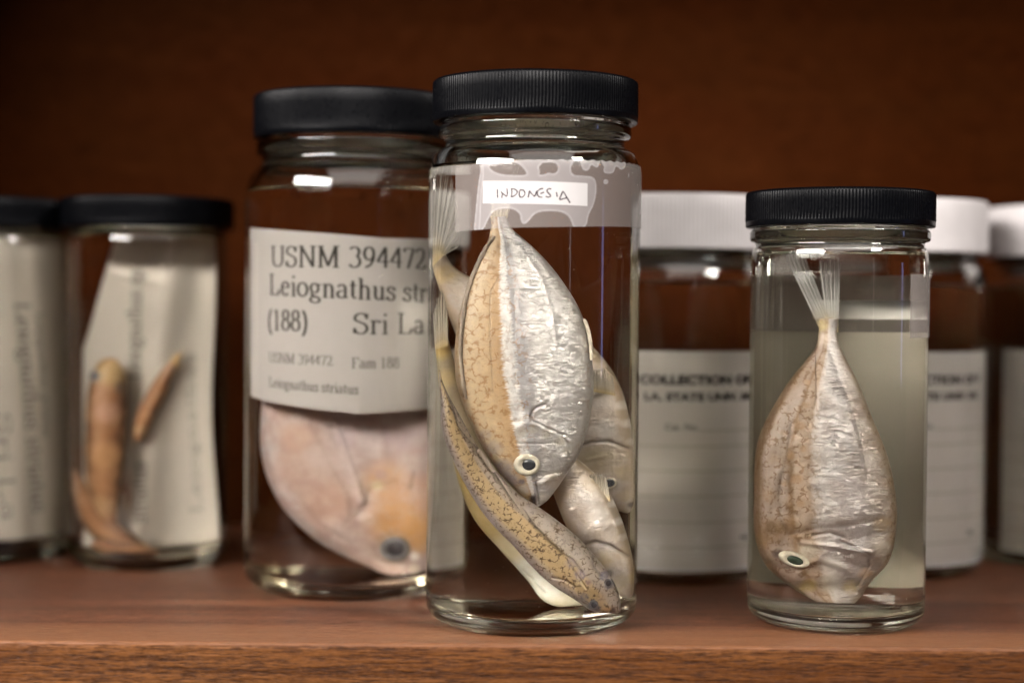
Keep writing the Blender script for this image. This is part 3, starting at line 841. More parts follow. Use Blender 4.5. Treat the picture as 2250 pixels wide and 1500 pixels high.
DATA['hidden_head'] = {'jar': 'front', 'th': 6.0, 'rows': [(-21.09, 107.2, -18.61, 111.74, 8), (-19.24, 99.56, -15.94, 106.21, 8), (-15.66, 85.78, -10.59, 102.38, 8), (-11.35, 69.31, -2.07, 98.35, 8), (-5.62, 57.04, 6.49, 91.58, 8), (0.11, 48.87, 13.09, 82.0, 8), (4.87, 43.39, 17.0, 73.98, 8), (8.64, 39.94, 19.49, 63.23, 8), (11.92, 37.55, 20.78, 52.0, 8), (15.16, 35.25, 21.18, 42.18, 8), (17.92, 33.44, 21.21, 36.58, 8), (19.63, 32.59, 20.65, 33.44, 8)], 'feats': [([(9.68, 53.6), (12.83, 54.68), (16.33, 54.9), (20.27, 52.43)], 0.7, 0.6, 0.6), ([(11.87, 49.2), (15.85, 50.51)], 0.6, -0.3, 0), ([(17.24, 75.23), (17.99, 71.1)], 2.0, -0.8, 0)], 'eyes': [((16.3, 42.24), 19)], 'paint': [((20.85, 35.12), 0.99, (0.06, 0.04, 0.04), 0.8), ((17.99, 71.1), 1.33, (0.4, 0.27, 0.15), 0.7), ((19.08, 65.57), 1.44, (0.86, 0.82, 0.78), 0.7), ((20.22, 60.03), 1.44, (0.86, 0.82, 0.78), 0.7), ((21.21, 54.46), 1.33, (0.84, 0.8, 0.75), 0.6), ((14.77, 64.26), 2.87, (0.66, 0.58, 0.52), 0.5), ((15.81, 58.07), 2.21, (0.8, 0.76, 0.72), 0.5), ((12.86, 50.56), 3.31, (0.44, 0.36, 0.24), 0.6), ((19.53, 44.87), 2.65, (0.46, 0.36, 0.2), 0.6), ((16.3, 42.24), 2.65, (0.1, 0.08, 0.06), 0.5), ((14.85, 49.16), 4.42, (0.5, 0.42, 0.28), 0.55), ((19.57, 37.97), 1.77, (0.6, 0.5, 0.3), 0.4), ((-18.82, 105.04), 3.31, (0.62, 0.46, 0.22), 0.7), ((16.73, 74.54), 1.55, (0.5, 0.36, 0.22), 0.5)], 'fins': {'pelvic': [(12.8, 71.15), (12.77, 76.35), (15.28, 77.17), (17.44, 75.52), (18.1, 69.74)], 'caudal': [(-23.82, 107.78), (-20.54, 111.19), (-15.9, 113.21), (-17.46, 129.61), (-19.4, 141.94), (-24.15, 143.55)]}}  # white streak near the right edge paints in silver shine
DATA['lower_right'] = {'jar': 'front', 'th': 5.0, 'rows': [(0.98, 56.23, 4.52, 58.98, 0), (2.55, 48.08, 9.35, 50.82, 0), (4.63, 39.91, 13.82, 45.6, 0), (7.01, 31.73, 17.6, 39.08, 0), (9.5, 24.89, 20.42, 31.41, 0), (12.41, 18.69, 22.94, 22.97, 0), (15.36, 13.8, 24.67, 15.22, 0), (18.89, 9.78, 24.75, 9.68, 0), (22.45, 7.55, 24.14, 7.66, 0)], 'feats': [([(11.7, 24.58), (14.97, 25.46), (18.42, 24.26), (23.12, 20.45)], 0.8, 0.7, 0.45), ([(17.16, 37.38), (19.59, 31.85), (21.18, 26.31)], 1.2, -0.6, 0)], 'eyes': [((17.99, 16.22), 16)], 'paint': [((18.23, 15.8), 1.33, (0.08, 0.07, 0.06), 0.75), ((18.94, 36.65), 1.22, (0.88, 0.85, 0.82), 0.7), ((20.22, 31.14), 1.22, (0.88, 0.85, 0.82), 0.7), ((21.45, 26.3), 1.1, (0.86, 0.82, 0.8), 0.6), ((14.93, 33.36), 2.65, (0.85, 0.8, 0.76), 0.5), ((15.09, 43.55), 1.44, (0.36, 0.24, 0.13), 0.7), ((17.7, 44.45), 0.77, (0.1, 0.07, 0.05), 0.7), ((15.01, 18.38), 2.65, (0.36, 0.33, 0.3), 0.6), ((24.98, 13.74), 1.77, (0.52, 0.42, 0.22), 0.6), ((17.27, 20.35), 2.87, (0.56, 0.46, 0.28), 0.6), ((21.28, 12.63), 2.87, (0.5, 0.42, 0.28), 0.6), ((13.77, 42.89), 2.65, (0.52, 0.4, 0.26), 0.5), ((21.63, 21.5), 2.21, (0.58, 0.45, 0.3), 0.5)], 'fins': {'dorsal': [(10.27, 39.47), (11.1, 43.54), (13.66, 46.1), (16.98, 45.5), (18.18, 38.38)]}}  # white dabs down the right side are painted shine
DATA['pale_belly'] = {'jar': 'front', 'th': 4.0, 'rows': [(-22.96, 84.65, -19.21, 85.55, 2), (-22.01, 77.51, -17.4, 77.63, 2), (-21.01, 67.9, -15.22, 68.1, 2), (-18.91, 56.99, -12.09, 59.97, 2), (-17.19, 46.07, -8.49, 51.86, 2), (-14.81, 36.85, -4.93, 43.74, 2), (-11.89, 29.84, -0.89, 36.97, 2), (-7.61, 23.42, 3.14, 28.8, 2), (-3.77, 17.77, 6.67, 21.96, 2), (-0.55, 12.89, 8.99, 16.46, 2), (2.07, 7.99, 10.72, 10.95, 2), (5.46, 5.6, 11.73, 8.18, 2), (8.45, 5.6, 11.24, 6.13, 2)], 'feats': [([(-1.85, 16.79), (3.3, 10.02)], 0.6, 0.3, 0.2)], 'eyes': [], 'paint': [((-21.53, 81.74), 2.87, (0.68, 0.48, 0.16), 0.8), ((-19.8, 73.57), 2.87, (0.62, 0.46, 0.22), 0.6), ((-16.66, 39.51), 7.73, (0.22, 0.155, 0.05), 0.9), ((-11.23, 30.18), 6.08, (0.3, 0.22, 0.08), 0.85), ((-5.99, 22.83), 3.98, (0.44, 0.38, 0.24), 0.7), ((-0.32, 16.81), 4.42, (0.48, 0.49, 0.45), 0.7), ((3.29, 11.38), 4.86, (0.54, 0.54, 0.49), 0.8), ((8.43, 7.27), 3.31, (0.58, 0.54, 0.42), 0.7)], 'fins': {'caudal': [(-24.38, 83.08), (-20.26, 84.52), (-20.19, 92.7), (-21.69, 100.05), (-23.8, 97.45), (-25.47, 92.65)]}}
DATA['right'] = {'jar': 'right', 'th': 7.5, 'rows': [(-4.63, 92.2, -0.25, 92.25, -1), (-4.7, 87.41, -0.62, 87.46, -1), (-5.76, 83.31, -0.06, 84.07, -2), (-8.85, 78.5, 1.57, 79.34, -3), (-12.58, 72.99, 3.34, 74.62, -4), (-16.3, 66.8, 5.03, 69.24, -5), (-19.56, 60.54, 6.99, 63.13, -5), (-22.53, 53.58, 9.15, 57.02, -5), (-23.68, 45.95, 11.13, 50.21, -5), (-23.68, 38.36, 12.49, 42.7, -5), (-23.68, 31.47, 13.21, 35.19, -5), (-22.11, 25.9, 12.96, 28.26, -4), (-20.34, 21.15, 12.47, 23.76, -4), (-17.34, 17.03, 11.19, 19.42, -3), (-14.14, 14.05, 9.16, 16.15, -3), (-10.45, 11.36, 7.04, 12.74, -2), (-7.75, 9.16, 5.45, 9.43, -2), (-5.13, 7.49, 4.04, 7.22, -2)], 'feats': [([(-5.73, 84.17), (-6.79, 73.36), (-7.29, 65.25)], 0.4, 0.3, 0.15), ([(-2.86, 84.2), (-1.06, 74.79), (1.86, 65.38), (4.21, 54.61), (5.43, 45.16)], 1.2, 0.3, 0.05), ([(-14.28, 27.78), (-7.51, 30.05), (-0.61, 30.89), (8.38, 33.0)], 1.4, 0.3, 0.12), ([(-8.08, 28.0), (-4.01, 29.06), (-0.58, 27.78)], 0.9, 0.5, 0.4), ([(-11.08, 25.86), (-1.68, 24.78), (6.78, 22.85)], 1.2, -0.7, 0), ([(-1.13, 26.82), (6.22, 22.71)], 0.6, 0.4, 0.3), ([(4.07, 12.68), (6.81, 19.47), (6.22, 22.17)], 0.6, 0.3, 0.12), ([(-10.97, 16.36), (-6.24, 21.27), (0.65, 18.05)], 1.6, -0.6, 0), ([(-17.08, 46.03), (-17.55, 37.86), (-16.04, 29.75)], 0.9, 0.15, 0.15), ([(-14.01, 61.05), (-15.49, 51.51), (-17.19, 43.31)], 0.9, 0.15, 0.12)], 'eyes': [((-12.77, 20.64), 40)], 'paint': [((-11.71, 60.42), 1.44, (0.3, 0.17, 0.08), 0.8), ((-14.55, 51.54), 1.33, (0.32, 0.19, 0.09), 0.8), ((-12.79, 44.81), 1.67, (0.33, 0.19, 0.09), 0.75), ((-11.14, 53.66), 1.11, (0.34, 0.21, 0.11), 0.7), ((-11.83, 37.38), 1.33, (0.34, 0.21, 0.11), 0.7), ((-10.06, 66.55), 1.11, (0.33, 0.2, 0.1), 0.7), ((-16.49, 43.33), 1.0, (0.3, 0.18, 0.09), 0.7), ((-16.39, 58.28), 1.0, (0.32, 0.2, 0.11), 0.6), ((-19.51, 50.04), 1.55, (0.36, 0.24, 0.16), 0.6), ((-20.99, 39.1), 2.0, (0.36, 0.23, 0.14), 0.6), ((-9.16, 73.32), 0.89, (0.34, 0.21, 0.11), 0.7), ((0.98, 41.06), 5.55, (0.5, 0.42, 0.4), 0.45), ((-19.23, 28.95), 3.77, (0.26, 0.15, 0.06), 0.65), ((-14.98, 31.15), 2.44, (0.28, 0.16, 0.07), 0.6), ((-21.74, 25.33), 2.44, (0.28, 0.17, 0.08), 0.7), ((-17.36, 22.21), 1.55, (0.08, 0.06, 0.05), 0.85), ((-19.1, 19.0), 1.11, (0.15, 0.1, 0.06), 0.7), ((9.54, 31.65), 2.44, (0.46, 0.33, 0.18), 0.6), ((5.72, 16.48), 2.0, (0.52, 0.32, 0.16), 0.6), ((2.39, 12.66), 2.22, (0.55, 0.42, 0.18), 0.6), ((-7.91, 12.4), 2.22, (0.5, 0.38, 0.15), 0.7), ((-2.7, 13.91), 2.89, (0.66, 0.62, 0.52), 0.6), ((-2.76, 19.33), 3.33, (0.72, 0.68, 0.62), 0.5), ((-0.62, 31.57), 5.55, (0.46, 0.37, 0.33), 0.4), ((-4.6, 86.21), 2.22, (0.6, 0.48, 0.38), 0.5), ((-4.64, 90.25), 2.0, (0.62, 0.5, 0.25), 0.7), ((-9.22, 23.21), 2.89, (0.62, 0.56, 0.46), 0.5), ((9.61, 24.2), 2.22, (0.66, 0.6, 0.5), 0.6)], 'fins': {'caudal': [(-4.61, 89.73), (-0.44, 90.19), (0.5, 100.45), (-0.31, 110.26), (-4.81, 111.33), (-5.12, 98.35), (-8.5, 103.11), (-11.14, 111.31), (-13.49, 113.37), (-10.7, 100.35), (-7.3, 91.48)], 'caudal_a': [(-4.5, 89.19), (-2.11, 91.95), (-8.92, 112.96), (-13.72, 112.41)], 'caudal_b': [(-3.16, 91.94), (-0.43, 89.24), (-0.01, 110.67), (-5.22, 109.96)], 'pectoral': [(-6.91, 53.18), (-10.37, 38.23), (-7.88, 32.89), (-11.49, 27.36)]}}
DATA['usnm'] = {'jar': 'usnm', 'th': 9.0, 'rows': [(-20.72, 81.35, -8.58, 84.53, -6), (-23.38, 67.68, 10.49, 78.67, -6), (-24.5, 55.52, 20.85, 71.12, -6), (-24.14, 46.43, 26.3, 61.95, -6), (-22.1, 37.42, 30.58, 51.2, -6), (-18.55, 29.24, 32.99, 40.44, -6), (-13.63, 22.29, 33.06, 31.25, -6), (-7.68, 16.39, 30.9, 23.67, -6), (-1.19, 11.92, 27.57, 16.93, -6), (4.76, 8.9, 24.94, 11.71, -6), (9.59, 5.82, 21.9, 7.58, -6), (13.05, 5.6, 18.45, 5.6, -6), (14.56, 5.6, 16.48, 5.6, -6)], 'feats': [([(-22.07, 55.99), (-20.57, 45.54), (-15.76, 33.69), (-8.11, 23.38), (1.83, 15.98)], 1.6, 0.3, 0.03), ([(-9.51, 56.26), (-4.49, 44.37), (0.51, 33.95), (3.03, 26.47)], 2.0, 0.35, 0.03), ([(-3.93, 57.83), (1.72, 39.94), (4.25, 30.96)], 1.2, -0.5, 0), ([(4.27, 27.97), (6.74, 35.45), (13.15, 36.92)], 2.2, 0.5, 0.1), ([(18.82, 40.6), (17.87, 35.36)], 0.9, 0.3, 0.4)], 'eyes': [((12.73, 15.46), 33)], 'paint': [((14.53, 24.15), 9.25, (0.58, 0.3, 0.09), 0.85), ((10.55, 36.94), 7.4, (0.6, 0.34, 0.16), 0.7), ((20.08, 18.77), 6.17, (0.58, 0.31, 0.09), 0.8), ((20.0, 33.82), 6.17, (0.56, 0.33, 0.22), 0.6), ((12.73, 15.46), 5.43, (0.22, 0.17, 0.13), 0.8), ((18.41, 12.49), 1.48, (0.85, 0.82, 0.8), 0.9), ((8.0, 36.2), 1.73, (0.7, 0.6, 0.4), 0.8), ((14.38, 53.4), 6.17, (0.44, 0.36, 0.42), 0.6), ((1.69, 45.92), 4.94, (0.5, 0.4, 0.4), 0.4), ((-14.5, 41.21), 7.4, (0.55, 0.36, 0.29), 0.45), ((-5.66, 30.9), 7.4, (0.54, 0.32, 0.23), 0.5), ((-14.56, 51.69), 4.94, (0.62, 0.4, 0.3), 0.6), ((-8.22, 45.82), 3.7, (0.66, 0.56, 0.54), 0.5), ((-0.81, 51.88), 3.7, (0.46, 0.38, 0.44), 0.5), ((18.01, 8.29), 1.73, (0.7, 0.65, 0.55), 0.7), ((9.25, 39.94), 1.97, (0.4, 0.28, 0.3), 0.5), ((-21.36, 60.51), 3.7, (0.5, 0.34, 0.3), 0.5), ((-17.22, 60.61), 2.47, (0.45, 0.3, 0.2), 0.5)], 'fins': {}}  # near-white dab beside the eye is a painted highlight
DATA['second_a'] = {'jar': 'second', 'th': 5.0, 'rows': [(-10.23, 75.46, -7.8, 75.66, -10), (-12.97, 73.46, -5.93, 73.88, -10), (-15.09, 67.37, -3.78, 68.34, -10), (-16.26, 59.98, -3.49, 60.17, -10), (-16.69, 50.13, -4.01, 50.35, -10), (-16.82, 40.28, -4.38, 40.53, -10), (-16.03, 30.46, -5.29, 30.69, -10), (-13.82, 21.5, -6.07, 22.16, -10), (-11.17, 15.83, -6.59, 16.74, -10), (-8.99, 12.27, -7.65, 12.62, -10)], 'feats': [], 'eyes': [((-13.37, 69.0), 16)], 'paint': [((-8.75, 70.85), 5.36, (0.5, 0.36, 0.16), 0.8), ((-4.83, 65.2), 2.41, (0.1, 0.085, 0.07), 0.7), ((-13.82, 68.99), 2.41, (0.07, 0.06, 0.05), 0.8), ((-9.42, 56.19), 4.02, (0.58, 0.36, 0.28), 0.6), ((-10.09, 40.69), 5.36, (0.58, 0.33, 0.16), 0.6), ((-10.76, 22.73), 4.02, (0.52, 0.36, 0.2), 0.6)], 'fins': {'pec': [(-5.6, 35.46), (-6.34, 20.66), (-3.33, 19.05), (-2.7, 27.27), (-3.77, 35.47)]}}
DATA['second_b'] = {'jar': 'second', 'th': 3.0, 'rows': [(10.88, 77.37, 12.48, 76.88, -8), (5.45, 70.79, 10.04, 70.8, -8), (1.44, 63.4, 7.95, 63.41, -8), (-1.19, 56.82, 5.22, 56.84, -8), (-2.75, 50.25, 2.27, 49.94, -8), (-2.48, 46.15, 0.15, 45.67, -8)], 'feats': [], 'eyes': [], 'paint': [((11.44, 74.97), 2.41, (0.6, 0.42, 0.16), 0.8), ((-0.34, 49.57), 2.14, (0.56, 0.42, 0.25), 0.7)], 'fins': {'caudal': [(10.03, 73.26), (12.19, 73.27), (13.36, 79.84), (11.59, 80.66), (10.44, 78.19)]}}
DATA['second_c'] = {'jar': 'second', 'th': 4.0, 'rows': [(-21.07, 34.27, -19.92, 35.48, -9), (-21.03, 24.37, -13.87, 27.17, -9), (-17.49, 15.51, -8.85, 19.9, -9), (-11.49, 8.83, -3.15, 13.39, -9), (-5.1, 5.6, 2.6, 7.96, -9), (1.27, 5.6, 5.33, 5.6, -9)], 'feats': [], 'eyes': [], 'paint': [], 'fins': {}}
DATA['second_d'] = {'jar': 'second', 'th': 4.0, 'rows': [(-14.4, 8.86, -13.78, 10.51, -15), (-11.06, 5.6, -10.2, 11.43, -15), (-6.32, 5.6, -5.35, 9.88, -15), (-0.7, 5.6, -0.01, 9.11, -15), (4.25, 5.6, 4.52, 7.3, -15), (7.13, 5.6, 7.42, 5.6, -15)], 'feats': [], 'eyes': [], 'paint': [], 'fins': {}}
DATA['left_a'] = {'jar': 'left', 'th': 4.0, 'rows': [(9.6, 5.6, 10.48, 5.6, -8), (12.88, 5.6, 13.18, 5.67, -8), (16.85, 5.6, 17.01, 6.58, -8), (21.3, 5.6, 21.69, 6.11, -8), (25.11, 5.6, 25.11, 5.6, -8)], 'feats': [], 'eyes': [], 'paint': [], 'fins': {}}
DATA['tape_wet'] = [[(-16.9, 137.17), (-16.44, 135.1), (-17.3, 131.27), (-17.86, 126.14), (-18.43, 120.74), (-18.83, 117.14), (-15.99, 117.36), (-14.0, 121.43), (-12.06, 123.71), (-6.97, 124.05), (-4.36, 122.38), (-4.21, 120.34), (-3.44, 119.2), (-2.03, 120.35), (-0.52, 122.4), (2.03, 123.19), (6.16, 123.25), (8.82, 122.54), (10.46, 120.78), (11.16, 118.24), (14.99, 118.47), (15.69, 122.47), (17.33, 124.84), (18.29, 128.23), (18.34, 131.57), (17.24, 133.07), (14.27, 133.2), (10.61, 133.19), (9.78, 135.08), (10.31, 136.63), (11.67, 138.21)], [(12.51, 138.25), (13.65, 136.5), (13.96, 135.23), (15.12, 134.9), (16.0, 135.58), (16.29, 136.62), (17.2, 136.79), (18.45, 135.95), (19.24, 136.51), (20.03, 138.62)], [(20.36, 138.63), (20.7, 137.36), (21.73, 136.13), (21.06, 135.32), (21.75, 134.45), (25.01, 134.77), (25.76, 136.64), (26.96, 136.98), (28.69, 135.79), (31.51, 137.3), (30.48, 139.32)], [(32.61, 135.02), (34.93, 135.71), (39.44, 135.26), (41.56, 134.35), (32.63, 133.7)], [(21.1, 131.97), (21.61, 132.51), (22.47, 132.5), (22.84, 131.93), (22.31, 131.46), (21.45, 131.47)]]
DATA['tape_dry'] = [[(-14.12, 136.31), (-11.61, 136.5), (-8.39, 137.08), (-5.77, 137.05), (-3.44, 135.39), (-2.14, 132.97), (-6.78, 132.98), (-10.5, 133.28), (-13.26, 134.49), (-14.26, 135.8)], [(1.4, 136.94), (5.26, 137.26), (6.45, 136.01), (6.46, 134.48), (5.29, 133.43), (3.48, 133.78), (2.46, 133.26), (0.67, 132.98), (0.91, 134.39), (0.39, 135.65), (1.41, 136.43)]]
DATA['tape_line'] = [[(-16.15, 136.63), (-15.84, 133.79), (-16.53, 128.68), (-17.03, 117.63)]]
DATA['tape_edges'] = [[(-26.29, 135.78), (-25.83, 117.3)], [(-26.3, 136.3), (-16.45, 136.77), (-8.39, 137.21), (-1.66, 137.55), (8.68, 137.73), (17.18, 137.95), (32.55, 138.16)], [(-25.83, 117.3), (-14.83, 117.85), (-4.07, 118.3), (6.2, 118.53), (20.58, 119.03), (32.91, 119.39)]]
DATA['slip'] = [(-15.72, 131.67), (15.58, 131.25), (15.5, 124.68), (-15.96, 125.25)]
DATA['hand'] = [[(-11.37, 129.29), (-11.33, 128.04), (-11.26, 126.76)], [(-9.79, 128.17), (-9.91, 127.42), (-10.02, 126.67)], [(-10.3, 128.51), (-9.79, 128.02), (-8.55, 127.07)], [(-8.55, 127.07), (-8.34, 127.86), (-8.35, 128.61), (-8.51, 129.49)], [(-7.14, 129.51), (-6.98, 128.3), (-7.12, 127.17)], [(-7.29, 129.28), (-6.37, 129.27), (-5.6, 128.86), (-5.36, 128.37), (-5.89, 127.54), (-6.81, 127.02), (-7.36, 127.12)], [(-4.68, 128.86), (-4.9, 127.84), (-4.67, 126.93), (-3.91, 126.86), (-3.23, 127.61), (-3.23, 128.29), (-3.61, 128.89), (-4.68, 129.04)], [(-2.27, 126.78), (-1.88, 128.82), (-1.5, 128.14), (-0.43, 127.02), (-0.06, 128.0), (0.16, 128.75)], [(2.04, 129.45), (1.06, 129.21), (0.39, 128.61), (0.32, 127.55), (0.93, 126.98), (1.84, 126.93)], [(1.22, 127.94), (2.35, 128.36)], [(4.4, 129.34), (3.64, 129.37), (3.06, 128.97), (3.19, 128.49), (3.96, 127.75), (4.27, 127.22), (3.51, 126.91), (2.74, 127.2)], [(5.86, 128.46), (6.14, 127.11)], [(6.73, 126.29), (7.81, 128.88), (8.92, 127.09), (9.97, 125.46)], [(6.89, 126.29), (8.93, 126.87)]]
DATA['rtape'] = [(37.06, 106.17), (39.16, 87.85)]
DATA['w_angles'] = [-25.06, 75.5, -22.17, 69.7, -10.25, 19.4, 36.88]
DATA['w2_turn'] = 8.5

# ---- frosted tape, name slip and handwriting on the tall jar


def inside(p, poly):
    x, y = p
    c = False
    j = len(poly) - 1
    for i in range(len(poly)):
        xi, yi = poly[i]
        xj, yj = poly[j]
        if (yi > y) != (yj > y) and x < (xj - xi) * (y - yi) / (yj - yi) + xi:
            c = not c
        j = i
    return c


def seg_dist(p, a, b):
    ax, ay = a
    bx, by = b
    dx, dy = bx - ax, by - ay
    l2 = dx * dx + dy * dy or 1e-9
    t = max(0, min(1, ((p[0] - ax) * dx + (p[1] - ay) * dy) / l2))
    return math.hypot(p[0] - ax - t * dx, p[1] - ay - t * dy)


def smooth_poly(p, it=2):
    for _ in range(it):
        q = []
        for i in range(len(p)):
            a, b = p[i], p[(i + 1) % len(p)]
            q += [(a[0] * .75 + b[0] * .25, a[1] * .75 + b[1] * .25), (a[0] * .25 + b[0] * .75, a[1] * .25 + b[1] * .75)]
        p = q
    return p


def poly_dist(p, poly):
    return min(seg_dist(p, poly[i], poly[(i + 1) % len(poly)]) for i in range(len(poly)))


def lerp_line(line, a):
    if a <= line[0][0]:
        return line[0][1]
    for (x0, y0), (x1, y1) in zip(line, line[1:]):
        if a <= x1:
            return y0 + (y1 - y0) * (a - x0) / (x1 - x0)
    return line[-1][1]


def make_tape():
    wet = [smooth_poly(p) for p in DATA['tape_wet']]
    dry = [smooth_poly(p) for p in DATA['tape_dry']]
    line = DATA['tape_line'][0]
    top, bot = DATA['tape_edges'][1], DATA['tape_edges'][2]
    bm = bmesh.new()
    r0 = 32.60
    a0, a1 = -26.2, 62.0
    na, nz = 300, 72
    wl = bm.verts.layers.float.new('wet')
    rl = bm.verts.layers.float.new('rim')
    rnd = random.Random(4)
    teeth = [rnd.uniform(-0.05, 0.22) if k % 2 else -0.1 for k in range(nz + 1)]

    def prof(z):                       # follows the jar wall, leaves it a little over the shoulder
        return r0 if z < 134.5 else 27.6 + (r0 - 27.6) * math.sqrt(max(0.0, 1 - ((z - 134.2) / 9.6) ** 2)) + 0.02 * (z - 134.5)
    grids = []
    for side in (0, 1):
        g = []
        for j in range(nz + 1):
            row = []
            for i in range(na + 1):
                a = a0 + (a1 - a0) * i / na
                if i == 0:
                    a += teeth[j]
                zt = lerp_line(top, a) + 0.18 * math.sin(a * 1.9) * (0.3 if a < 6 else 1)
                zb = lerp_line(bot, a)
                z = zb + (zt - zb) * j / nz
                r = prof(z) + (0.06 if side == 0 else 0)
                v = bm.verts.new((r * math.sin(a / r0) * U, -r * math.cos(a / r0) * U, z * U))
                w, rim = 0.0, 0.0
                if a < 33:
                    p = (a, z)
                    for q in wet:
                        if inside(p, q):
                            w = 1.0
                    dmin = min(poly_dist(p, q) for q in wet) if side == 0 and j % 1 == 0 else 9
                    for q in dry:
                        if inside(p, q):
                            w = 0.0
                        dmin = min(dmin, poly_dist(p, q)) if side == 0 else dmin
                    dl = min(seg_dist(p, line[k], line[k + 1]) for k in range(len(line) - 1))
                    rim = max(0, 1 - dmin / 0.35) * 0.8
                    rim = max(rim, max(0, 1 - dl / 0.25) * 0.8)
                v[wl] = w
                v[rl] = rim
                row.append(v)
            g.append(row)
        for j in range(nz):
            for i in range(na):
                q = (g[j][i], g[j][i + 1], g[j + 1][i + 1], g[j + 1][i])
                if side == 0:
                    bm.faces.new(q)
        grids.append(g)
        if side == 0:
            break
    return obj('tape', bm, M['tape'], front)


make_tape()
R_SLIP = 32.69
c4 = DATA['slip']


def slip_z(a, t):
    k = (a - c4[3][0]) / (c4[2][0] - c4[3][0])
    zb = c4[3][1] + (c4[2][1] - c4[3][1]) * k
    zt = c4[0][1] + (c4[1][1] - c4[0][1]) * k
    return zb + (zt - zb) * t


slip = patch('name_slip', R_SLIP + 0.02, c4[3][0], c4[2][0], 0, 1, M['slip'], front, 120, 6, 0.03, zf=slip_z)
bm = bmesh.new()
for k, pl in enumerate(DATA['hand']):
    q = [pl[0]]
    for i in range(1, len(pl) - 1):            # ease the corners of the pen strokes
        a, b, c = pl[i - 1], pl[i], pl[i + 1]
        q += [(b[0] * .75 + a[0] * .25, b[1] * .75 + a[1] * .25), (b[0] * .92 + (a[0] + c[0]) * .04, b[1] * .92 + (a[1] + c[1]) * .04), (b[0] * .75 + c[0] * .25, b[1] * .75 + c[1] * .25)]
    q.append(pl[-1])
    stroke(bm, q, lambda dx, dy, t: 0.37 + 0.05 * math.sin(t * 9 + k), on_cyl(R_SLIP + 0.035))
obj('handwriting', bm, M['pen'], slip, smooth=False)

# ---- tape and back label of the single-fish jar (wrapped round its far side)
patch('tape', 27.25, 18.4, 118.0, 87.4, 106.2, M['tape'], right, 240, 4, 0.03)
patch('name_slip', 27.19, 68.0, 84.0, 92.6, 98.4, M['slip'], right, 30, 4, 0.03)

# ---- printed paper inside the wide jar
paper = empty('paper_label', (USNM[0] * U, USNM[1] * U, 60 * U), 'white printed paper label reading USNM 394472 inside the wide jar', 'label')
paper.scale = FIT
RP = 33.6


def usnm_z(a, t):
    th = math.degrees(a / RP)
    top_ = 120.8 + (117.0 - 120.8) * min(1, (th + 70) / 90) if th < 20 else 117.0
    bot_ = 64.7 + (60.5 - 64.7) * (th + 66) / 75 if th < 9 else 60.5 + (th - 9) / 40 * 1.3
    return bot_ + (top_ - bot_) * t - 60


def usnm_fold(a, z):                # a vertical crease lets the sheet stand off the glass on both sides of it
    th = math.degrees(a / RP)
    return -0.9 * (1 - math.exp(-abs(th - 9) / 14.0)) * max(0.0, 1 - (z + 0.0) / 60)


patch('sheet', RP, math.radians(-69) * RP, math.radians(64) * RP, 0, 1, M['paper'], paper, 180, 20, 0.12, zf=usnm_z, rf=usnm_fold)


def usnm_place(a, z):
    r = RP + 0.07
    rr = r + usnm_fold(a, z - 60)
    return (rr * math.sin(a / RP) * U, -rr * math.cos(a / RP) * U, (z - 60) * U)


bm = bmesh.new()
A = lambda d: math.radians(d) * RP
write(bm, 'USNM 394472', A(-45.5), 107.6, 6.6, usnm_place, 0.15, 0.062, width=A(47.5) - A(-45.5), slope=-0.006)
write(bm, 'Leiognathus str', A(-47.3), 98.6, 6.6, usnm_place, 0.15, 0.062, width=A(48.5) - A(-47.3), slope=-0.038)
write(bm, '(188)', A(-48.5), 87.2, 6.6, usnm_place, 0.15, 0.062, width=A(-20) - A(-48.5), slope=-0.02)
write(bm, 'Sri La', A(4.5), 86.2, 6.6, usnm_place, 0.15, 0.062, width=A(47) - A(4.5), slope=0.0)
obj('lettering', bm, M['ink'], paper, smooth=False)
bm = bmesh.new()
write(bm, 'USNM 394472', A(-47.5), 76.6, 3.2, usnm_place, 0.14, 0.06, width=A(-6) - A(-47.5), slope=-0.03)
write(bm, 'Fam 188', A(4), 75.2, 3.4, usnm_place, 0.16, 0.07, width=A(31) - A(4), slope=0)
write(bm, 'Leiognathus striatus', A(-47.5), 68.6, 3.2, usnm_place, 0.16, 0.07, width=A(8) - A(-47.5), slope=-0.055)
obj('small_lettering', bm, M['faint_ink'], paper, smooth=False)

# ---- printed labels inside the white-lidded jars


def sans_text(bm, s, a, z, size, place, width=None, bold=0.03):
    cu = bpy.data.curves.new('t', 'FONT')
    cu.body = s
    cu.size = size
    cu.offset = bold * size
    cu.resolution_u = 3
    o = bpy.data.objects.new('t', cu)
    COL.objects.link(o)
    me = bpy.data.meshes.new_from_object(o.evaluated_get(bpy.context.evaluated_depsgraph_get()))
    xs = [v.co.x for v in me.vertices]
    kx = 1 if width is None else width / (max(xs) - min(xs))
    vs = [bm.verts.new(place(a + v.co.x * kx, z + v.co.y)) for v in me.vertices]
    for p in me.polygons:
        try:
            bm.faces.new([vs[i] for i in p.vertices])
        except ValueError:
            pass
    bpy.data.objects.remove(o)
    bpy.data.curves.remove(cu)
    bpy.data.meshes.remove(me)


WA = DATA['w_angles']


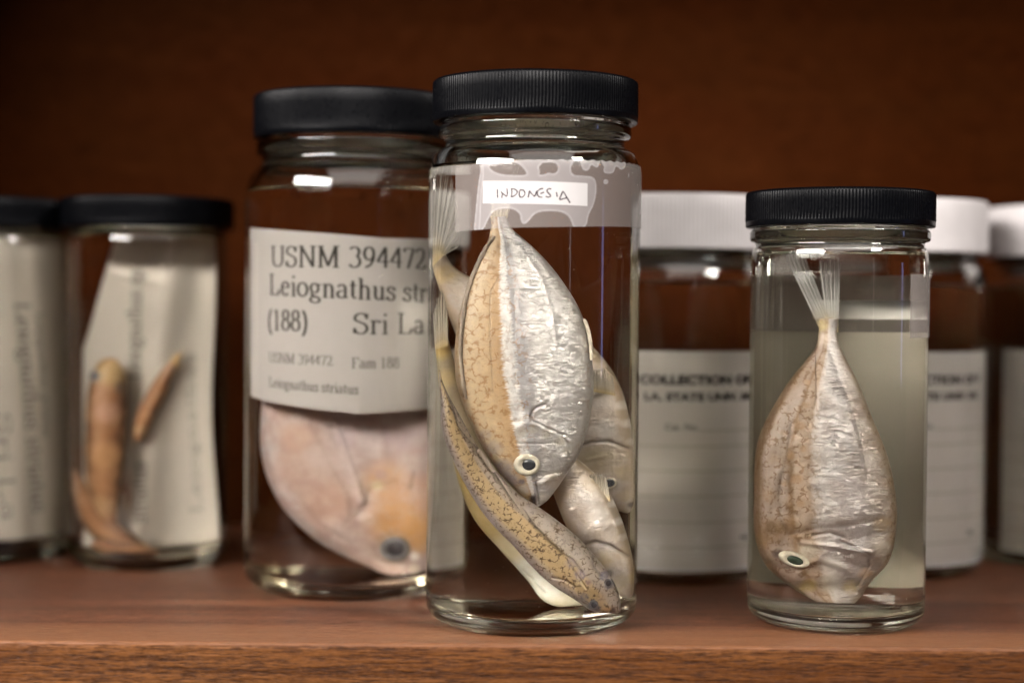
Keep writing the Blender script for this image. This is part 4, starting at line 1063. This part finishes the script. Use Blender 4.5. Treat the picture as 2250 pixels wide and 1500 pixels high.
def collection_label(loc, label, th0, R=33.6, left=-95):
    root = empty('paper_label', (loc[0] * U, loc[1] * U, 0), label, 'label', 'collection labels in the white-lidded jars')
    root.location.z = 6 * U
    P = lambda d: math.radians(d + th0) * R
    patch('sheet', R, P(left), P(105), -0.6, 74.4, M['paper'], root, 200, 4, 0.12)
    pl = on_cyl(R + 0.08)
    b = bmesh.new()
    sans_text(b, 'COLLECTION OF F', P(WA[0]), 63.2, 4.1, pl, width=math.radians(WA[1]) * R, bold=0.06)
    sans_text(b, 'LA. STATE UNIV. MU', P(WA[2]), 57.6, 3.6, pl, width=math.radians(WA[3]) * R, bold=0.055)
    obj('lettering', b, M['bold_ink'], root, smooth=False)
    b = bmesh.new()
    sans_text(b, 'Cat. No.', P(WA[4]), 47.6, 3.0, pl, width=math.radians(WA[5]) * R, bold=0.012)
    obj('small_lettering', b, M['ink'], root, smooth=False)
    b = bmesh.new()
    sans_text(b, 'No', P(WA[6]), 9.5, 2.6, pl, width=4.2, bold=0.03)
    obj('corner_mark', b, M['bold_ink'], root, smooth=False)
    b = bmesh.new()
    for z, a, c in ((47.4, WA[4] + WA[5] + 1, 60), (42.0, left + 4, 100), (33.6, left + 4, 100), (25.0, left + 4, 100), (16.2, left + 4, 100), (7.6, left + 4, 100)):
        stroke(b, [(P(a), z), (P(c), z)], lambda dx, dy, t: 0.42, pl)
    obj('ruled_lines', b, M['rule_ink'], root, smooth=False)
    return root


collection_label(W1, 'ruled collection label in the white-lidded jar between the two front jars', 0.0)
collection_label(W2, 'ruled collection label in the white-lidded jar behind the single-fish jar', DATA['w2_turn'])
collection_label(W3, 'ruled collection label in the farthest right white-lidded jar', 8.0, left=-80)

# ---------------------------------------------------------------- fish


def catmull(P, n):
    out = []
    m = len(P)
    for k in range(n):
        t = k / (n - 1) * (m - 1)
        i = min(int(t), m - 2)
        f = t - i
        p0, p1, p2, p3 = P[max(i - 1, 0)], P[i], P[i + 1], P[min(i + 2, m - 1)]
        out.append(tuple(0.5 * (2 * b + (c - a) * f + (2 * a - 5 * b + 4 * c - d) * f * f + (3 * b - a - 3 * c + d) * f ** 3) for a, b, c, d in zip(p0, p1, p2, p3)))
    return out


JARPOS = {'front': FRONT, 'right': RIGHT, 'usnm': USNM, 'second': SECOND, 'left': LEFT}


def np_seg_dist(X, Z, a, b):
    dx, dz = b[0] - a[0], b[1] - a[1]
    l2 = dx * dx + dz * dz or 1e-9
    t = np.clip(((X - a[0]) * dx + (Z - a[1]) * dz) / l2, 0, 1)
    return np.hypot(X - a[0] - t * dx, Z - a[1] - t * dz)


def smoothstep(a, b, x):
    t = np.clip((x - a) / (b - a), 0, 1)
    return t * t * (3 - 2 * t)


class Fish:
    def __init__(self, key, name, label, mat, group, N=150, Mseg=120, th_pow=0.75, sect=0.85, wrinkle=None):
        d = DATA[key]
        self.d = d
        X0, Y0 = JARPOS[d['jar']]
        rows = np.array(catmull(d['rows'], N))
        self.zb = float(min(rows[:, 1].min(), rows[:, 3].min()))
        self.root = empty(name, (X0 * U, Y0 * U, self.zb * U), label, 'fish', group)
        hw = np.hypot(rows[:, 2] - rows[:, 0], rows[:, 3] - rows[:, 1]) / 2
        ths = d['th'] * (hw / hw.max()) ** th_pow
        # the side turned to the front carries most of the points
        nf = int(Mseg * 0.75)
        lin = np.linspace(-1, 1, nf, endpoint=False)
        fr = np.arccos(-np.clip(0.75 * lin + 0.25 * np.sin(lin * np.pi / 2), -1, 1))
        bk = math.pi + np.linspace(0, math.pi, Mseg - nf, endpoint=False)
        ph = np.concatenate([fr, bk])
        cs, sn = -np.cos(ph)[None, :], np.sin(ph)[None, :]
        cx, cz = (rows[:, 0] + rows[:, 2])[:, None] / 2, (rows[:, 1] + rows[:, 3])[:, None] / 2
        hx, hz = (rows[:, 2] - rows[:, 0])[:, None] / 2, (rows[:, 3] - rows[:, 1])[:, None] / 2
        X, Z = cx + hx * cs, cz + hz * cs
        Y = rows[:, 4][:, None] - ths[:, None] * np.sign(sn) * np.abs(sn) ** sect
        SU, SV = (1 + cs) / 2 + 0 * X, np.linspace(0, 1, N)[:, None] + 0 * X
        front_ = np.clip(sn * 3, 0, 1) + 0 * X
        PC = np.zeros(X.shape + (4,))
        for (px, pz), pr, pc, pa in d['paint']:
            q = np.hypot(px - X, pz - Z) / pr
            a = pa * (1 - np.clip((q - 0.55) / 0.7, 0, 1))
            o = PC[..., 3].copy()
            n = o + a * (1 - o)
            nn = np.where(n > 1e-6, n, 1)
            for e in range(3):
                PC[..., e] = np.where(n > 1e-6, (PC[..., e] * o * (1 - a) + pc[e] * a) / nn, 0)
            PC[..., 3] = n
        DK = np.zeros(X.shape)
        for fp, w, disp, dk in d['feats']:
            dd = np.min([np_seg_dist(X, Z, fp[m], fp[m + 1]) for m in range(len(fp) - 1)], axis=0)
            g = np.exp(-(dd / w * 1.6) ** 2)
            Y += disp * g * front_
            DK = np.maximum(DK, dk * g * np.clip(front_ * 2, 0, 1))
        if wrinkle:
            Y += wrinkle(X, Z, SU, SV) * front_
        co = np.stack([X, Y, Z - self.zb], -1).reshape(-1, 3) * U
        nv = N * Mseg
        i, k = np.meshgrid(np.arange(N - 1), np.arange(Mseg), indexing='ij')
        j = (k + 1) % Mseg
        F = np.stack([i * Mseg + k, i * Mseg + j, (i + 1) * Mseg + j, (i + 1) * Mseg + k], -1).reshape(-1, 4)
        faces = F.tolist() + [list(range(Mseg))[::-1], [(N - 1) * Mseg + q for q in range(Mseg)]]
        me = bpy.data.meshes.new('body')
        me.from_pydata(co.tolist(), [], faces)
        b2 = bmesh.new()
        b2.from_mesh(me)
        bmesh.ops.recalc_face_normals(b2, faces=b2.faces)
        b2.to_mesh(me)
        self.tree = BVHTree.FromBMesh(b2)
        b2.free()
        me.polygons.foreach_set('use_smooth', [True] * len(me.polygons))
        li = np.empty(len(me.loops), dtype=np.int32)
        me.loops.foreach_get('vertex_index', li)
        uv = np.stack([SU.ravel()[li], SV.ravel()[li]], -1)
        me.uv_layers.new(name='UVMap').data.foreach_set('uv', uv.ravel())
        me.attributes.new('paint', 'FLOAT_COLOR', 'POINT').data.foreach_set('color', PC.reshape(-1))
        me.attributes.new('dark', 'FLOAT', 'POINT').data.foreach_set('value', DK.ravel())
        me.materials.append(M[mat])
        self.body = bpy.data.objects.new('body', me)
        COL.objects.link(self.body)
        self.body.parent = self.root

    def surf(self, x, z):
        hit = self.tree.ray_cast(Vector((x * U, -0.2, (z - self.zb) * U)), Vector((0, 1, 0)))
        if hit[0] is None:
            p, n, _, _ = self.tree.find_nearest(Vector((x * U, -0.02, (z - self.zb) * U)))
            return p, n
        return hit[0], hit[1]

    def eye(self, x, z, r, ring='eye_ring', pupil='pupil', squash=1.0, tilt=0.0, pr=0.52, off=(0.12, 0.0), bulge=0.45):
        p, n = self.surf(x, z)
        b = bmesh.new()
        prof = [(0, 0.30), (pr * 0.98, 0.30), (pr * 1.02, 0.34), (0.75, 0.36), (0.9, 0.30), (1.0, 0.10), (1.04, -0.25)]
        lathe(b, [(q[0] * r, q[1] * r * bulge * 2) for q in prof], 48)
        bmesh.ops.recalc_face_normals(b, faces=b.faces)
        e = obj('eye', b, M[ring], self.root)
        n = (n + Vector((0, -1.4, 0))).normalized()
        q = n.to_track_quat('Z', 'Y')
        e.location = p
        e.rotation_euler = (q.to_matrix() @ Matrix.Rotation(tilt, 3, 'Z')).to_euler()
        e.scale = (1, squash, 1)
        b = bmesh.new()
        lathe(b, [(0, 0.50), (pr * .5, 0.47), (pr * .85, 0.40), (pr, 0.31), (pr, 0.2)] if False else [(q[0] * r, q[1] * r * bulge * 2) for q in [(0, 0.47), (pr * .5, 0.45), (pr * .85, 0.39), (pr, 0.30)]], 40)
        bmesh.ops.recalc_face_normals(b, faces=b.faces)
        pu = obj('pupil', b, M[pupil], e)
        pu.location = (off[0] * r * U, off[1] * r * U, 0.02 * r * U)
        return e

    def fan(self, name, a, b, tips, y, mat, ny=22, nx=60, corr=0.25, curl=0.0, inset=1.2):
        """fin fan: base segment a-b, tip polyline"""
        bm = bmesh.new()
        uvl = bm.loops.layers.uv.new('UVMap')
        T_ = catmull([t + (0,) for t in tips], nx + 1) if len(tips) > 2 else [(tips[0][0] + (tips[1][0] - tips[0][0]) * i / nx, tips[0][1] + (tips[1][1] - tips[0][1]) * i / nx, 0) for i in range(nx + 1)]
        # start a little inside the body
        mx, mz = (a[0] + b[0]) / 2 - sum(q[0] for q in tips) / len(tips), (a[1] + b[1]) / 2 - sum(q[1] for q in tips) / len(tips)
        ml = math.hypot(mx, mz) or 1
        a = (a[0] + mx / ml * inset, a[1] + mz / ml * inset)
        b = (b[0] + mx / ml * inset, b[1] + mz / ml * inset)
        g, info = [], {}
        rnd = random.Random(len(name) + int(abs(a[0] * 10)))
        jit = [rnd.uniform(0.9, 1.0) for _ in range(nx + 1)]
        for i in range(nx + 1):
            s = i / nx
            row = []
            for j in range(ny + 1):
                t = j / ny * jit[i]
                bx, bz = a[0] + (b[0] - a[0]) * s, a[1] + (b[1] - a[1]) * s
                x = bx + (T_[i][0] - bx) * t
                z = bz + (T_[i][1] - bz) * t
                yy = y + corr * math.sin(s * 40) * t + curl * t * t * (s - 0.5) * 2
                v = bm.verts.new((x * U, yy * U, (z - self.zb) * U))
                info[v] = (s, t)
                row.append(v)
            g.append(row)
        for i in range(nx):
            for j in range(ny):
                bm.faces.new((g[i][j], g[i + 1][j], g[i + 1][j + 1], g[i][j + 1]))
        for f in bm.faces:
            for lp in f.loops:
                lp[uvl].uv = info[lp.vert]
        return obj(name, bm, M[mat], self.root)

    def folded_fin(self, name, pts, mat, r=0.55, lift=0.5, teeth=34, outward=-1, flat=1.6):
        """fin lying folded along the body edge: a thin serrated ridge"""
        P = catmull([p + (0,) for p in pts], 140)
        bm = bmesh.new()
        rows = []
        n = len(P)
        for i, p in enumerate(P):
            a, b = P[max(i - 1, 0)], P[min(i + 1, n - 1)]
            dx, dz = b[0] - a[0], b[1] - a[1]
            d = math.hypot(dx, dz) or 1
            nx, nz = dz / d * -outward, -dx / d * -outward
            t = i / (n - 1)
            env = min(1, t * 8, (1 - t) * 8)
            saw = (t * teeth) % 1.0
            rr = r * (0.55 + 0.45 * env) * (0.75 + 0.4 * saw)
            q, _ = self.surf(p[0] + nx * -0.7, p[1] + nz * -0.7)
            y0 = q.y / U
            row = []
            for k in range(10):
                ph = 2 * math.pi * k / 10
                row.append(bm.verts.new(((p[0] + nx * (rr * flat * math.cos(ph) + lift * env)) * U, (y0 - 0.1 + rr * 0.4 * math.sin(ph)) * U, (p[1] + nz * (rr * flat * math.cos(ph) + lift * env) - self.zb) * U)))
            rows.append(row)
        for i in range(n - 1):
            for k in range(10):
                j = (k + 1) % 10
                bm.faces.new((rows[i][k], rows[i + 1][k], rows[i + 1][j], rows[i][j]))
        bm.faces.new(rows[0])
        bm.faces.new(rows[-1][::-1])
        bmesh.ops.recalc_face_normals(bm, faces=bm.faces)
        return obj(name, bm, M[mat], self.root)


def vnoise(X, Z, seed=0.0):
    return np.array([mnoise.noise(Vector((x, seed, z))) for x, z in zip(X.ravel(), Z.ravel())]).reshape(X.shape)


def folds(X, Z, ang, fine, long_, seed):
    """thin folds lying along a direction: ridged noise, short across and long along"""
    c, s_ = math.cos(ang), math.sin(ang)
    a, b = X * c + Z * s_, -X * s_ + Z * c
    w = vnoise(a / long_, b / fine, seed)
    return 1 - np.abs(w) * 2.2


def silver_wrinkles(s0, s1, zmid, amp=0.10, ang=(-0.35, 0.62), fine=0.8, soft_k=1.0):
    def fn(X, Z, SU, SV):
        m = smoothstep(s0 - 0.05, s0 + 0.10, SU) * (1 - 0.6 * smoothstep(s1, s1 + 0.08, SU))
        patchy = smoothstep(-0.25, 0.35, vnoise(X / 5.5, Z / 7.0, 3.1))
        up = folds(X, Z, ang[0], fine, 3.4, 1.3)
        dn = folds(X, Z, ang[1], fine, 3.0, 7.7)
        k = smoothstep(-3, 3, Z - zmid + 3 * vnoise(X / 6, Z / 6, 9.0))
        h = up * k + dn * (1 - k)
        cr = np.abs(vnoise(X / 1.5, Z / 1.5, 5.5)) + 0.5 * np.abs(vnoise(X / 0.7, Z / 0.7, 2.2))
        y = -(amp * h * patchy + amp * 1.0 * cr * (0.35 + 0.65 * (1 - patchy)))
        y += 0.45 * vnoise(X / 7.0, Z / 9.0, 0.7)
        soft = soft_k * (0.04 * vnoise(X / 0.9, Z / 0.9, 8.8) + 0.12 * vnoise(X / 3.0, Z / 3.0, 4.8))
        return y * m + soft * (1 - m)
    return fn


def soft_skin(amp=1.0):
    return lambda X, Z, SU, SV: amp * (0.30 * vnoise(X / 5.0, Z / 6.0, 1.1) + 0.09 * np.abs(vnoise(X / 1.6, Z / 2.2, 6.6)) + 0.05 * vnoise(X / 0.8, Z / 0.8, 2.6))


G_FRONT = 'fish packed in the tall jar'
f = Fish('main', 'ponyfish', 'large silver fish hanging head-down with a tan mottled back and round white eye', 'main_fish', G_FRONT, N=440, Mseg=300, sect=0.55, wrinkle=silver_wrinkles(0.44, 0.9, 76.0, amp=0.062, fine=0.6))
d = f.d
(ex, er) = d['eyes'][0]
f.eye(ex[0], ex[1], 3.25, off=(0.17, 0.05))
c = d['fins']['caudal']
f.fan('caudal_fin', c[0], c[1], [c[3], ((c[2][0] + c[3][0]) / 2, c[2][1] - 6), c[2]], -7, 'beige_fin')
f.folded_fin('dorsal_fin', d['fins']['dorsal'], 'fold_fin', r=0.48, lift=0.1, teeth=52, outward=-1, flat=1.2)
f.folded_fin('anal_fin', d['fins']['anal'], 'pale_fin', r=0.32, lift=0.15, teeth=16, outward=1)
pf = d['fins']['pectoral']

f = Fish('dorsalview', 'ponyfish', 'slender tan fish seen from above, slanting to the floor of the tall jar', 'dorsal_fish', G_FRONT, N=340, Mseg=180, sect=0.95, wrinkle=soft_skin(0.6))
for (ex, er) in f.d['eyes']:
    f.eye(ex[0], ex[1], 1.45, ring='grey_iris', pr=0.6, bulge=0.5)
f.folded_fin('dorsal_fin', f.d['fins']['dorsal'], 'fold_fin', r=0.42, lift=0.0, teeth=44, outward=-1, flat=1.5)

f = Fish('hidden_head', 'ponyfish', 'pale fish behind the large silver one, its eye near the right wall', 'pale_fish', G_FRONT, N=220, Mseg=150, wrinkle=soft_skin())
(ex, er) = f.d['eyes'][0]
f.eye(ex[0], ex[1], 1.75, pr=0.72, bulge=0.3)
c = f.d['fins']['pelvic']
f.fan('pelvic_fin', c[0], c[4], c[1:4], 3.0, 'beige_fin', corr=0.15)
c = f.d['fins']['caudal']
f.fan('caudal_fin', c[0], c[1], [c[5], c[4], c[3], c[2]], 2, 'grey_fin')

f = Fish('lower_right', 'ponyfish', 'small pale silvery fish wedged at the lower right wall of the tall jar', 'pale_fish', G_FRONT, N=200, Mseg=150, wrinkle=soft_skin())
f.fan('dorsal_fin', f.d['fins']['dorsal'][0], f.d['fins']['dorsal'][4], f.d['fins']['dorsal'][1:4], -2.5, 'beige_fin', corr=0.15)

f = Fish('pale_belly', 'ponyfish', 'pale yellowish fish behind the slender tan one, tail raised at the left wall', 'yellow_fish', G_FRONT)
c = f.d['fins']['caudal']
f.fan('caudal_fin', c[0], c[1], [c[5], c[4], c[3], c[2]], -2, 'beige_fin')

f = Fish('right', 'ponyfish', 'brown and silver fish standing on its head alone in the shorter front jar', 'right_fish', None, N=360, Mseg=260, sect=0.6, wrinkle=silver_wrinkles(0.46, 0.93, 42.0, amp=0.085, fine=0.8, soft_k=2.2))
(ex, er) = f.d['eyes'][0]
f.eye(ex[0], ex[1], 4.3, squash=0.52, tilt=-0.30, pr=0.55, off=(0.0, 0.0), pupil='green_pupil')
c = f.d['fins']['caudal_a']
f.fan('caudal_fin', c[0], c[1], [c[3], c[2]], -1, 'clear_fin')
c = f.d['fins']['caudal_b']
f.fan('caudal_fin', c[0], c[1], [c[3], c[2]], -1.6, 'clear_fin')

f = Fish('usnm', 'ponyfish', 'big pinkish deep-bodied fish under the printed label in the wide jar', 'pink_fish', None, N=220, Mseg=160, wrinkle=soft_skin(1.0))
(ex, er) = f.d['eyes'][0]
f.eye(ex[0], ex[1], 4.3, ring='grey_iris', pr=0.6, bulge=0.3)

G_SM = 'small orange fish in the left jars'
f = Fish('second_a', 'small_fish', 'thick orange brown fish upright against the paper with a dark eye', 'orange_fish', G_SM, N=140, Mseg=90, wrinkle=soft_skin(0.9))
(ex, er) = f.d['eyes'][0]
f.eye(ex[0], ex[1], 2.0, ring='grey_iris')
f.fan('pectoral_fin', f.d['fins']['pec'][0], f.d['fins']['pec'][1], f.d['fins']['pec'][2:], -8, 'red_fin', corr=0.1)
f = Fish('second_b', 'small_fish', 'smaller leaf-shaped orange fish against the white paper', 'orange_fish', G_SM, N=140, Mseg=90, wrinkle=soft_skin(0.9))
c = f.d['fins']['caudal']
f.fan('caudal_fin', c[0], c[1], c[2:], -8, 'beige_fin', corr=0.1)
f = Fish('second_c', 'small_fish', 'pale brown fish curled along the floor of the second jar from the left', 'orange_fish', G_SM, N=140, Mseg=90, wrinkle=soft_skin(0.9))
f = Fish('second_d', 'small_fish', 'dark brown fish remnant heaped on the floor in front of the paper', 'orange_fish', G_SM, N=140, Mseg=90, wrinkle=soft_skin(1.0))
f = Fish('left_a', 'small_fish', 'small brown fish on the floor of the leftmost jar', 'orange_fish', G_SM, N=140, Mseg=90, wrinkle=soft_skin(0.9))

# ---- papers in the small jars
p2 = empty('paper_label', (SECOND[0] * U, SECOND[1] * U, 6 * U), 'white curled paper with upright print behind the orange fish', 'label')
p2.scale = FIT


def flat_sheet(name, x0, x1, z0, z1, yf, mat, parent, zt=None, nx=40, nz=30, th=0.15):
    bm = bmesh.new()
    gs = []
    for s in (0, 1):
        g = []
        for j in range(nz + 1):
            row = []
            for i in range(nx + 1):
                x = x0 + (x1 - x0) * i / nx
                top_ = zt(x) if zt else z1
                z = z0 + (top_ - z0) * j / nz
                row.append(bm.verts.new((x * U, (yf(x, z) + s * th) * U, z * U)))
            g.append(row)
        for j in range(nz):
            for i in range(nx):
                q = (g[j][i], g[j][i + 1], g[j + 1][i + 1], g[j + 1][i])
                bm.faces.new(q if s == 0 else q[::-1])
        gs.append(g)
    a, b = gs
    for i in range(nx):
        bm.faces.new((a[0][i + 1], a[0][i], b[0][i], b[0][i + 1]))
        bm.faces.new((a[nz][i], a[nz][i + 1], b[nz][i + 1], b[nz][i]))
    for j in range(nz):
        bm.faces.new((a[j][0], a[j + 1][0], b[j + 1][0], b[j][0]))
        bm.faces.new((a[j + 1][nx], a[j][nx], b[j][nx], b[j + 1][nx]))
    return obj(name, bm, mat, parent)


def y2(x, z):
    xc = x - 2 - (z - 50) * 0.10
    return -1.0 + 0.010 * xc ** 2 - 4.5 * math.exp(-(xc / 6.0) ** 2) + 2.2 * math.sin(z * 0.06 + x * 0.09)


flat_sheet('sheet', -17, 19.5, 0.5, 113, y2, M['grey_paper'], p2, zt=lambda x: 113 if x > -9 else 113 - (-x - 9) * 5.0)
bm = bmesh.new()


def side_text(bm, s, x, z, size, yf, down=True, width=None, lean=0.0):
    def place(a, b):
        xx = x + (b - 0) * (1 if down else -1) + lean * a
        zz = z - a if down else z + a
        return (xx * U, (yf(xx, zz) - 0.12) * U, zz * U)
    write(bm, s, 0, 0, size, place, 0.18, 0.07, width=width)


side_text(bm, 'Leiognathus sp', -1.0, 62, 4.6, y2, down=False, width=40)
side_text(bm, 'striatus', 0.5, 10, 4.6, y2, down=False, width=22)
side_text(bm, 'Leiognathus', 14.5, 12, 3.0, y2, down=False, width=60)
obj('lettering', bm, M['faint_ink'], p2, smooth=False)

p3 = empty('paper_label', (RIGHT[0] * U, RIGHT[1] * U, 9 * U), 'blank cream paper curled along the back wall behind the single fish', 'label')
p3.scale = FIT
RB = 24.4
patch('sheet', RB, math.radians(74) * RB, math.radians(263) * RB, 0.3, 79.5, M['cream_paper'], p3, 220, 10, 0.12, rf=lambda a, z: -1.2 * max(0.0, 1 - (a / RB - math.radians(74)) / 0.5) * (1 - z / 78.0))
p1 = empty('paper_label', (LEFT[0] * U, LEFT[1] * U, 6 * U), 'grey white paper with sideways print filling the leftmost jar', 'label')
p1.scale = FIT


RL = 26.3


def left_bend(a, z):
    return -0.9 + 0.9 * math.sin(z * 0.075 + a * 0.12) - 1.4 * math.exp(-((a - 26 + z * 0.06) / 4.0) ** 2)


patch('sheet', RL, math.radians(-70) * RL, math.radians(112) * RL, 3, 113, M['grey_paper'], p1, 160, 40, 0.12, rf=left_bend)


def left_text(bm, s_, a, z, size, width, lean):
    def place(u, v):
        aa, zz = a + v + lean * u, z - u
        r_ = RL + 0.07 + left_bend(aa, zz)
        return (r_ * math.sin(aa / RL) * U, -r_ * math.cos(aa / RL) * U, zz * U)
    write(bm, s_, 0, 0, size, place, 0.18, 0.07, width=width)


bm = bmesh.new()
left_text(bm, 'Leiognathus striatus', 16.5, 90, 6.4, 78, 0.11)
left_text(bm, 'Leiognathus striatus', 25.0, 86, 3.6, 46, 0.08)
left_text(bm, 'Sri La', 9.5, 50, 6.0, 40, 0.06)
obj('lettering', bm, M['faint_ink'], p1, smooth=False)
